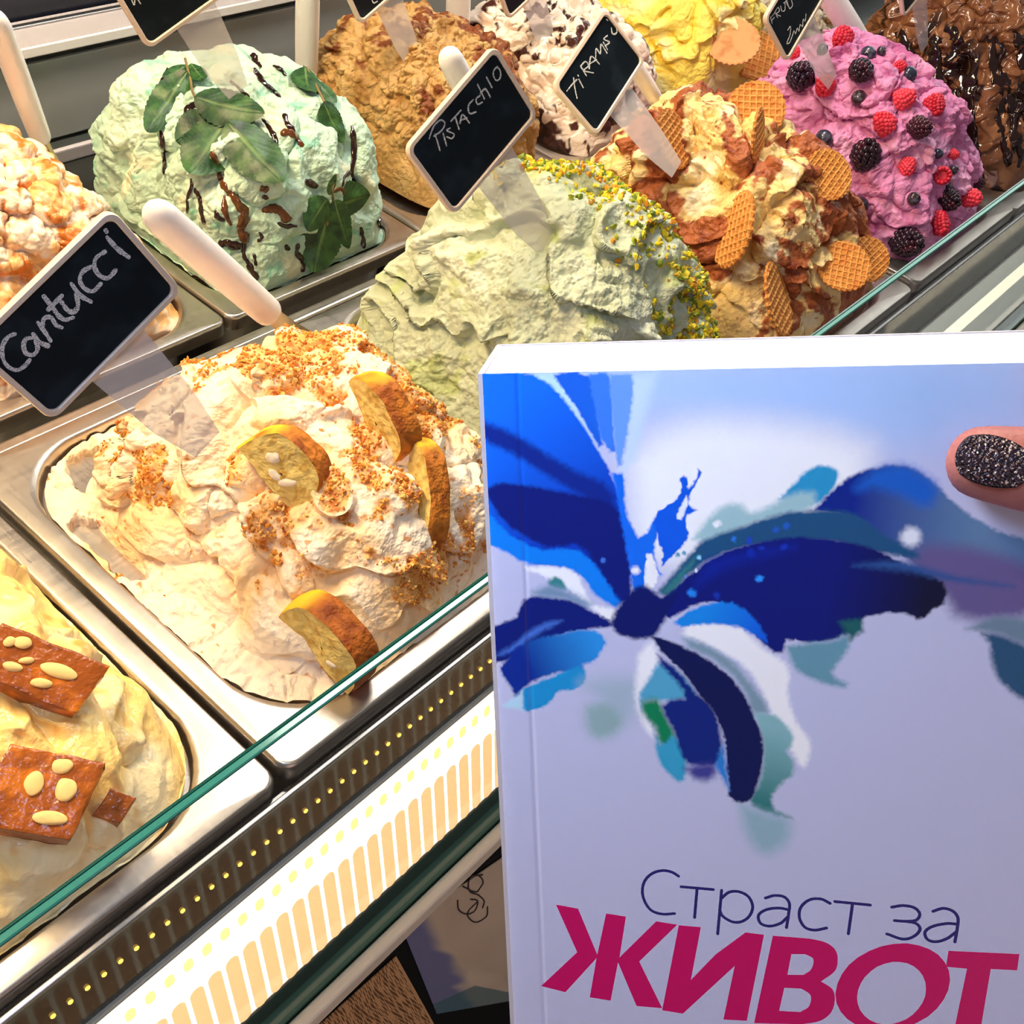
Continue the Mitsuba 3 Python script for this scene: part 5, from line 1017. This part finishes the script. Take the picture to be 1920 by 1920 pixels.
BIG = {'zh': [[(13.6, 135.0), (19.3, 135.5), (23.9, 148.0), (26.5, 136.0), (31.5, 136.3), (29.6, 148.0), (39.1, 136.7), (44.3, 137.0), (34.6, 148.5), (40.2, 161.0), (33.7, 161.3), (29.2, 149.4), (27.0, 160.7), (21.6, 160.5), (23.7, 148.9), (15.2, 159.9), (8.8, 159.0), (18.7, 147.9)]], 'i': [[(44.7, 137.1), (50.1, 137.0), (47.5, 152.0), (53.6, 144.1), (60.9, 137.1), (65.3, 137.2), (61.2, 161.5), (55.5, 162.0), (58.3, 146.6), (45.4, 161.8), (40.2, 161.6)]], 'v': [[(67.4, 137.2), (76.1, 136.9), (79.8, 137.5), (82.0, 139.2), (82.6, 141.7), (82.0, 144.8), (78.8, 148.1), (81.5, 149.9), (82.1, 152.7), (81.2, 156.4), (78.6, 159.0), (74.4, 160.5), (63.0, 161.9)]], 'v_h': [[(71.8, 141.6), (75.0, 141.2), (76.9, 142.2), (76.5, 145.1), (74.7, 146.9), (70.9, 147.4)], [(70.2, 151.0), (74.3, 150.7), (76.4, 152.2), (76.1, 155.3), (74.0, 157.2), (69.0, 157.6)]], 't': [[(107.3, 136.2), (122.5, 135.1), (122.2, 139.3), (116.6, 139.7), (114.8, 158.3), (109.0, 159.0), (111.5, 140.3), (106.9, 140.4)]], 'o': [[(107.6, 141.4), (107.9, 143.8), (107.6, 146.5), (106.7, 149.1), (105.3, 151.7), (103.3, 154.2), (100.9, 156.2), (98.2, 157.9), (95.3, 159.0), (92.4, 159.6), (89.7, 159.5), (87.2, 158.8), (85.1, 157.5), (83.5, 155.7), (82.5, 153.5), (82.2, 151.0), (82.6, 148.3), (83.6, 145.5), (85.1, 142.9), (87.2, 140.5), (89.7, 138.5), (92.4, 136.9), (95.2, 135.9), (98.0, 135.4), (100.7, 135.6), (103.1, 136.3), (105.1, 137.5), (106.6, 139.3)]], 'o_h': [[(101.9, 143.5), (102.5, 145.1), (102.7, 146.9), (102.6, 148.8), (102.0, 150.7), (101.1, 152.5), (99.9, 154.2), (98.5, 155.6), (96.8, 156.7), (95.1, 157.4), (93.4, 157.7), (91.7, 157.6), (90.2, 157.0), (89.0, 156.0), (88.0, 154.7), (87.4, 153.0), (87.2, 151.2), (87.4, 149.3), (88.0, 147.3), (88.9, 145.5), (90.2, 143.8), (91.6, 142.4), (93.3, 141.4), (95.0, 140.7), (96.7, 140.5), (98.3, 140.6), (99.8, 141.2), (101.0, 142.2)]]}
THIN = [[(44.8, 123.7), (43.2, 122.8), (40.9, 122.6), (38.3, 123.7), (36.4, 126.0), (35.8, 129.0), (36.5, 131.9), (38.1, 133.9), (40.7, 134.5), (43.7, 134.0)], [(45.4, 126.5), (53.2, 126.4)], [(49.3, 126.4), (48.6, 134.5)], [(55.2, 126.4), (54.2, 138.3)], [(55.1, 128.6), (57.0, 126.7), (59.3, 126.3), (61.6, 127.4), (62.6, 129.9), (61.8, 132.6), (59.9, 134.3), (57.8, 134.6), (55.4, 133.3), (54.7, 131.7)], [(65.6, 127.3), (67.7, 126.4), (70.0, 126.5), (71.2, 128.0), (71.1, 130.6), (70.6, 134.6)], [(71.1, 129.8), (68.8, 129.6), (65.8, 130.4), (64.0, 132.1), (64.5, 134.2), (66.6, 134.7), (69.2, 133.6), (70.7, 131.9)], [(80.6, 127.0), (78.5, 126.1), (75.9, 126.6), (73.9, 128.8), (73.6, 131.6), (74.9, 134.0), (77.1, 134.5), (79.9, 133.6)], [(81.7, 126.4), (89.7, 126.4)], [(85.7, 126.6), (84.9, 134.5)], [(94.5, 126.4), (97.0, 125.7), (99.5, 126.0), (100.7, 127.4), (100.0, 129.1), (97.5, 129.7), (95.2, 129.8)], [(97.5, 129.7), (100.0, 130.0), (100.9, 131.3), (99.7, 133.3), (97.3, 134.4), (93.6, 133.5)], [(103.6, 126.4), (105.8, 125.4), (107.9, 125.9), (109.0, 127.4), (109.0, 129.9), (108.6, 133.7)], [(109.0, 129.1), (106.7, 129.2), (103.5, 130.4), (102.0, 132.0), (102.6, 133.8), (104.4, 134.2), (106.8, 133.1), (108.7, 131.2)]]
def art_shape(x, y, pts, fe):
    """Coverage of a soft-edged polygon, in drjit."""
    q = np.array(pts, float).reshape(-1, 2)
    q = curve(np.vstack([q, q[:1]]), len(q) * 2 + 1)[:-1] if len(q) > 4 else q
    q2 = np.roll(q, -1, 0); d2 = mi.Float(1e9); ins = mi.Bool(False)
    for (x1, y1), (x2, y2) in zip(q.tolist(), q2.tolist()):
        dx, dy = x2 - x1, y2 - y1
        t = dr.clip(((x - x1) * dx + (y - y1) * dy) * (1 / (dx * dx + dy * dy + 1e-9)), 0, 1)
        d2 = dr.minimum(d2, dr.square(x - x1 - t * dx) + dr.square(y - y1 - t * dy))
        if abs(dy) > 1e-6: ins ^= ((y1 > y) ^ (y2 > y)) & (x < (y - y1) * (dx / dy) + x1)
    d = dr.sqrt(d2)
    return mikit.smoothstep(-fe, fe, dr.select(ins, d, -d))
def ink(c): return [float(v) for v in lin(*c)]
def cover_print(p, n, uv):
    x, y = mi.Float(uv.x), mi.Float(uv.y)
    x = x + (mikit.noise(x * 1.4, y * 1.4) - .5) * .5; y = y + (mikit.noise(x * 1.4 + 40, y * 1.4) - .5) * .5
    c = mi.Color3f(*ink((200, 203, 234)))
    for fe, col, g, pts in ART:
        a = art_shape(x, y, pts, fe)
        if g is None: k = mi.Color3f(*ink(col))
        else:
            c2, ax, ay, bx, by = g
            t = dr.clip(((x - ax) * (bx - ax) + (y - ay) * (by - ay)) / ((bx - ax) ** 2 + (by - ay) ** 2), 0, 1)
            k = mikit.mix(ink(col), ink(c2), t)
        c = c * (1 - a) + k * a
    for px, py, r, col in DOTS:
        a = 1 - mikit.smoothstep(.35 * r, 1.25 * r, dr.sqrt(dr.square(x - px) + dr.square(y - py)))
        c = c * (1 - a) + mi.Color3f(*ink(col)) * a
    return c
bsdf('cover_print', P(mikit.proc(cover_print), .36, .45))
bsdf('title_ink', P(rgb(206, 0, 100), .36, .45)); bsdf('line_ink', P(rgb(40, 36, 110), .36, .45))
bsdf('paper_white', P(rgb(222, 226, 240), .8, .2)); bsdf('spine_print', P(rgb(196, 190, 196), .4, .4))
def page_lines(p, n, uv): return mikit.mix((.66, .67, .70), (.80, .81, .84), mikit.noise(uv.x * .03, uv.y * .22))
bsdf('page_edges', P(mikit.proc(page_lines), .8, .2))
book = thing('book', 'paperback with a blue butterfly cover and red Cyrillic title, held up before the counter', 'book')
def sheet(u, v, depth, thick):
    """A thin bent sheet over the grid u x v (mm); depth(u, v): distance behind the cover plane."""
    U, V_ = np.meshgrid(u, v, indexing='ij'); n1, n2 = U.shape
    d = depth(U, V_)
    top, bot = on_book(U, V_, d).reshape(-1, 3), on_book(U, V_, d + thick).reshape(-1, 3)
    i, j = np.meshgrid(np.arange(n1 - 1), np.arange(n2 - 1), indexing='ij'); a = (i * n2 + j).ravel()
    F = np.vstack([np.stack([a, a + 1, a + n2 + 1], 1), np.stack([a, a + n2 + 1, a + n2], 1)])
    m = len(top); edge = np.r_[np.arange(n2), (np.arange(1, n1)) * n2 + n2 - 1, (n1 - 1) * n2 + np.arange(n2 - 2, -1, -1), np.arange(n1 - 2, 0, -1) * n2]
    e2 = np.roll(edge, -1)
    F = np.vstack([F, F[:, ::-1] + m, np.stack([edge, edge + m, e2 + m], 1), np.stack([edge, e2 + m, e2], 1)])
    return np.vstack([top, bot]), F, np.vstack([np.stack([U, V_], -1).reshape(-1, 2)] * 2)
SH = 5.4                                            # the spine leans: the block is sheared upwards behind the front cover
def cover_depth(u, v): return .28 * np.exp(-((u - 9.3) / .55) ** 2) + .7 * np.exp(-u / 1.2) - 0 * v
us = np.r_[np.linspace(0, 14, 57), np.linspace(16, BW_ * 1000, 30)]
V, F, uv = sheet(us, np.linspace(0, BH_ * 1000, 40), cover_depth, .35)
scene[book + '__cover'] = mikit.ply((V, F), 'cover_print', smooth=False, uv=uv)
labels[book + '__cover'] = {'label': 'glossy cover printed with a blue watercolour butterfly'}
Tm = BT_ * 1000
def block(u0, u1, v0, v1, d0, d1, sh):
    q = [(u, v, d) for d in (d0, d1) for u, v in ((u0, v0), (u1, v0), (u1, v1), (u0, v1))]
    P_ = np.array([on_book(u, v - sh * (d - d0) / (d1 - d0), d) for u, v, d in q])
    F_ = np.array([[0, 1, 2, 3], [7, 6, 5, 4], [0, 4, 5, 1], [1, 5, 6, 2], [2, 6, 7, 3], [3, 7, 4, 0]])
    return P_, F_, np.array([[u, d * 40] for u, v, d in q])
P_, F_, u_ = block(1.2, BW_ * 1000 - .6, .3, BH_ * 1000 - .4, .75, Tm, SH)
P_, u_ = P_[F_].reshape(-1, 3), u_[F_].reshape(-1, 2)
put('page_block', (P_, np.arange(24).reshape(6, 4)), 'page_edges', book, uv=u_)
P_, F_, _ = block(0, BW_ * 1000, -SH, BH_ * 1000 - SH, Tm, Tm + .5, .15); put('back_cover', (P_, F_), 'spine_print', book)
P_, F_, _ = block(-.25, 1.2, 0, BH_ * 1000, .35, Tm + .5, SH); put('spine', (P_, F_), 'spine_print', book)
def printed(polys, holes, mat, name, off):
    """Flat lettering on the cover from outlines in millimetres."""
    g = unary_union([Polygon(q).buffer(0) for q in polys])
    if holes: g = g.difference(unary_union([Polygon(q).buffer(0) for q in holes]))
    m = extrude(g, .02); v = np.array(m.vertices)
    put(name, (on_book(v[:, 0], v[:, 1], -off - v[:, 2]), m.faces), mat, book + '__cover')
sm = lambda q, k=4: curve(np.vstack([q, q[:1]]), len(q) * k + 1)[:-1]
def corner_round(q, r=.5): return Polygon(q).buffer(0)
bigs = [BIG['zh'][0], BIG['i'][0]] + [BIG['t'][0]]
printed([bigs[0]], [], 'title_ink', 'title_letter', .03); printed([bigs[1]], [], 'title_ink', 'title_letter', .03)
ve = np.array(BIG['v'][0]); arc1 = curve(ve[1:7], 24); arc2 = curve(ve[6:12], 24)
printed([np.vstack([ve[:1], arc1, arc2, ve[12:]])], [np.vstack([np.array(h)[:1], curve(np.array(h)[1:5], 16), np.array(h)[5:]]) for h in BIG['v_h']], 'title_ink', 'title_letter', .03)
printed([BIG['o'][0]], [BIG['o_h'][0]], 'title_ink', 'title_letter', .03); printed([bigs[2]], [], 'title_ink', 'title_letter', .03)
thin = unary_union([LineString(curve(np.array(s), max(4, 8 * len(s))) if len(s) > 2 else np.array(s)).buffer(.36, 4) for s in THIN])
m = extrude(thin, .02); v = np.array(m.vertices)
put('title_line', (on_book(v[:, 0], v[:, 1], -.03 - v[:, 2]), m.faces), 'line_ink', book + '__cover')

# ------------------------------------------------------------------ the hand that holds it
import manifold3d as m3
def skin_tone(p, n, uv):
    a = mikit.fbm(p.x * 90, p.y * 90, p.z * 90)
    return mikit.mix(ink((152, 88, 80)), ink((174, 106, 94)), mikit.smoothstep(.3, .7, a))
def skin_relief(p, n, uv): return mi.Float(mikit.fbm(p.x * 1400, p.y * 1400, p.z * 1400, octaves=2) * .00012)
bsdf('skin', {'type': 'bumpmap', 'bump': mikit.proc(skin_relief, 3e-4), 'bsdf': P(mikit.proc(skin_tone), .45, .4, sheen=.2)})
def ball(c, r):
    s = m3.Manifold.sphere(r, 28)
    return s.translate(tuple(float(x) for x in c))
def chain(js):
    return [m3.Manifold.batch_hull([ball(a[:3], a[3]), ball(b[:3], b[3])]) for a, b in zip(js[:-1], js[1:])]
# joints in millimetres on the book: u right, v down, d behind the cover; then the radius
B_ = Tm + .5
bones = chain([(109.4, 19.6, -7.3, 7.6), (118, 20.8, -8.4, 8.7), (131, 23.6, -10.2, 8.9), (150, 33, -9, 10.5), (172, 56, 4, 14)])
for v0, L in ((14, 1.0), (31, 1.07), (48, 1.0), (64, .82)):
    tip = 172 - 62 * L
    bones += chain([(tip, v0 + 4, B_ + 6.4, 6.2), (tip + 16 * L, v0 + 2, B_ + 9.5, 6.9), (tip + 36 * L, v0 + 1, B_ + 14, 7.8), (168, v0 + 10, B_ + 7, 9.5), (186, v0 + 32, 15, 11)])
bones += chain([(176, 26, B_ + 4, 10), (178, 74, B_ + 2, 11), (196, 96, 14, 17), (172, 56, 4, 14), (176, 26, B_ + 4, 10)])
bones += [m3.Manifold.batch_hull([ball((176, 30, B_ + 3), 10), ball((178, 72, B_ + 2), 10), ball((194, 96, 14), 17), ball((174, 58, 6), 13)])]
bones += chain([(196, 96, 14, 18), (212, 122, 16, 21), (262, 215, 20, 31), (318, 320, 24, 37)])
hand_m = m3.Manifold.batch_boolean(bones, m3.OpType.Add).refine_to_length(2.6).to_mesh()
hm = trimesh.Trimesh(hand_m.vert_properties[:, :3], hand_m.tri_verts, process=True)
trimesh.smoothing.filter_taubin(hm, .5, .53, 14)
hv = np.array(hm.vertices)
# the thumb pad is pressed flat on the cover; a low bed for the nail on the side that faces the reader
on_thumb = (hv[:, 0] < 150) & (hv[:, 2] < 8)
hv[on_thumb, 2] = np.minimum(hv[on_thumb, 2], -.12)
person = thing('person', 'hand gripping the book at the right edge, dark glitter polish on its thumb nail', 'person')
put('hand', (on_book(hv[:, 0], hv[:, 1], hv[:, 2]), hm.faces[:, ::-1] if np.linalg.det(np.stack([BU, BV, BN])) < 0 else hm.faces), 'skin', person, smooth=True)
bsdf('dark_cloth', P(rgb(44, 44, 52), .9, .1, sheen=.4))
sl = m3.Manifold.batch_boolean([m3.Manifold.batch_hull([ball(a_[:3], a_[3]), ball(b_[:3], b_[3])]) for a_, b_ in (((243, 180, 18, 34), (275, 240, 21, 38)), ((275, 240, 21, 38), (330, 345, 25, 47)), ((330, 345, 25, 47), (330, 470, -60, 56)))], m3.OpType.Add).refine_to_length(6).to_mesh()
sm_ = trimesh.Trimesh(sl.vert_properties[:, :3], sl.tri_verts, process=True); trimesh.smoothing.filter_taubin(sm_, .5, .53, 10)
sv = np.array(sm_.vertices); sv += 3.0 * fb(sv / 1000, .035, 91, 2)[:, None] * np.array(sm_.vertex_normals)
put('sleeve', (on_book(sv[:, 0], sv[:, 1], sv[:, 2]), sm_.faces), 'dark_cloth', person, smooth=True)
def glitter(p, n, uv):
    f, s, w = mikit.voronoi(uv.x * 2.6, uv.y * 2.6)
    g = mikit.cell_rand(w * 977, w * 313)
    dark = mikit.mix((.012, .008, .014), (.05, .02, .035), w)
    pink = mikit.mix((.55, .25, .24), (.85, .62, .50), g)
    return mikit.mix(dark, pink, mi.Float(g > .92) * .8 + mi.Float((w > .9) & (g < .5)) * .25)
def flakes(p, n, uv):
    f, s, w = mikit.voronoi(uv.x * 2.6, uv.y * 2.6)
    return mi.Float(w * .00035 + f * .0002)
bsdf('nail_polish', {'type': 'bumpmap', 'bump': mikit.proc(flakes, 2e-4), 'bsdf': P(mikit.proc(glitter), .22, .6, .55, clearcoat=1.0, clearcoat_gloss=.95)})
a, b = np.meshgrid(np.linspace(-1, 1, 30), np.linspace(-1, 1, 22), indexing='ij')
sq = np.stack([a * np.sqrt(1 - .42 * b * b), b * np.sqrt(1 - .42 * a * a)], -1)
nu, nv = sq[..., 0] * 6.9, sq[..., 1] * 4.9
ang = math.radians(13); cu, cv = 109.6, 18.0
Un, Vn = cu + nu * math.cos(ang) - nv * math.sin(ang), cv + nu * math.sin(ang) + nv * math.cos(ang)
roll = np.clip((Vn - 19.6 - (Un - 109) * .15) / 8.6, -.97, .97)
dn = -7.6 - (Un - 109) * .105 - 8.35 * np.sqrt(1 - roll ** 2 * .98) * 1.0 - .45 + .30 * np.maximum(0, -nu / 6.9 - .5) * 2
nail_V = on_book(Un, Vn, dn).reshape(-1, 3); i, j = np.meshgrid(np.arange(29), np.arange(21), indexing='ij'); q = (i * 22 + j).ravel()
nail_F = np.vstack([np.stack([q, q + 1, q + 23], 1), np.stack([q, q + 23, q + 22], 1)])
back = on_book(Un, Vn, dn + 1.0).reshape(-1, 3); m_ = len(nail_V)
ed = np.r_[np.arange(22), np.arange(1, 30) * 22 + 21, 29 * 22 + np.arange(20, -1, -1), np.arange(28, 0, -1) * 22]; ed2 = np.roll(ed, -1)
nf = np.vstack([nail_F, nail_F[:, ::-1] + m_, np.stack([ed, ed + m_, ed2 + m_], 1), np.stack([ed, ed2 + m_, ed2], 1)])
put('thumb_nail', (np.vstack([nail_V, back]), nf), 'nail_polish', person + '__hand', smooth=True, uv=np.vstack([np.stack([Un, Vn], -1).reshape(-1, 2)] * 2))
labels[person + '__hand__thumb_nail'] = {'label': 'thumb nail with dark glittery polish'}

# ------------------------------------------------------------------ what stands below the glass, in front of the counter
BOXF = np.array([[0, 1, 2, 3], [7, 6, 5, 4], [0, 4, 5, 1], [1, 5, 6, 2], [2, 6, 7, 3], [3, 7, 4, 0]])
def leaf_print(p, n, uv):
    x, y = uv.x, uv.y
    row = y * 110; line = mikit.smoothstep(.30, .42, dr.abs(row - dr.floor(row) - .5)) ; 
    word = mikit.smoothstep(.42, .55, mikit.noise(x * 500, dr.floor(row) * 7.3)) * (1 - line)
    on = mi.Float((y > -.004) & (x < .064))
    return mikit.mix(ink((206, 160, 112)), ink((70, 40, 26)), word * on * .8)
bsdf('leaflet_print', P(mikit.proc(leaf_print), .7, .2))
def bag_print(p, n, uv):
    x, y = uv.x, uv.y
    c = mikit.mix(ink((222, 204, 178)), ink((198, 178, 154)), mikit.fbm(x * 30, y * 30))
    c = mikit.mix(c, ink((120, 122, 158)), mikit.smoothstep(.012, .0, x - .012 - y * .05 + (mikit.noise(x * 60, y * 60) - .5) * .01))
    teal = mikit.smoothstep(-.002, .002, y - .118 - dr.abs(x - .034) * 1.0)
    return mikit.mix(c, ink((70, 112, 116)), teal * .8)
bsdf('bag_print', P(mikit.proc(bag_print), .6, .3)); bsdf('grey_ink', P(rgb(70, 62, 60), .7, .2))
def flat(name, parent, mat, P_, w, h):
    q = P_[BOXF].reshape(-1, 3); uv8 = np.array([[0, 0], [w, 0], [w, h], [0, h]] * 2, float)[BOXF].reshape(-1, 2)
    return put(name, (q, np.arange(24).reshape(6, 4)), mat, parent, uv=uv8)
FP = np.array([0, -.0393, 0.])                      # both are stuck flat on the front panel of the counter
def stuck(name, parent, mat, corners, w, h, thick=.0008):
    q = np.array([on_plane(x, y, FP, np.array([0, 1., 0])) for x, y in corners])
    P_ = np.vstack([q + [0, -thick, 0], q])
    return flat(name, parent, mat, P_, w, h), q
lq = [(742, 1792), (822, 1935), (650, 1990), (586, 1932)]
dt, et = np.array([.86, .50]), np.array([.50, .86])
uvq = np.array([np.linalg.solve(np.stack([dt, et], 1), np.array(c_) - np.array([650, 1740.])) for c_ in lq]) / 1500
P3 = np.array([on_plane(x, y, FP, np.array([0, 1., 0])) for x, y in lq])
k = put('leaflet', (np.vstack([P3 + [0, -.0008, 0], P3]), np.array([[0, 1, 2, 3], [7, 6, 5, 4], [0, 4, 5, 1], [1, 5, 6, 2], [2, 6, 7, 3], [3, 7, 4, 0]])), 'leaflet_print', uv=np.vstack([uvq, uvq]))
tag(k, 'tan leaflet with small printed lines in front of the counter below the steel trim', 'leaflet')
bag = thing('poster', 'beige printed poster with a looped line emblem, left of the book below the glass', 'poster')
_, q = stuck('sheet', bag, 'bag_print', [(752, 1737), (1010, 1560), (1035, 1862), (818, 1900)], .125, .178)
lp = [[(905, 1640), (875, 1645), (858, 1655)], [(868, 1662), (895, 1672), (906, 1655), (893, 1640), (880, 1648), (880, 1670), (897, 1678)], [(897, 1678), (908, 1690), (905, 1702)], [(858, 1688), (860, 1705), (875, 1714), (890, 1708), (896, 1690), (882, 1686)], [(896, 1690), (878, 1708), (880, 1722), (895, 1729), (912, 1718), (914, 1700)]]
for s_ in lp:
    p3 = np.array([on_plane(x, y, FP - [0, .0012, 0], np.array([0, 1., 0])) for x, y in s_])
    put('emblem_line', tube(curve(p3, 24), .0006, 6), 'grey_ink', bag)
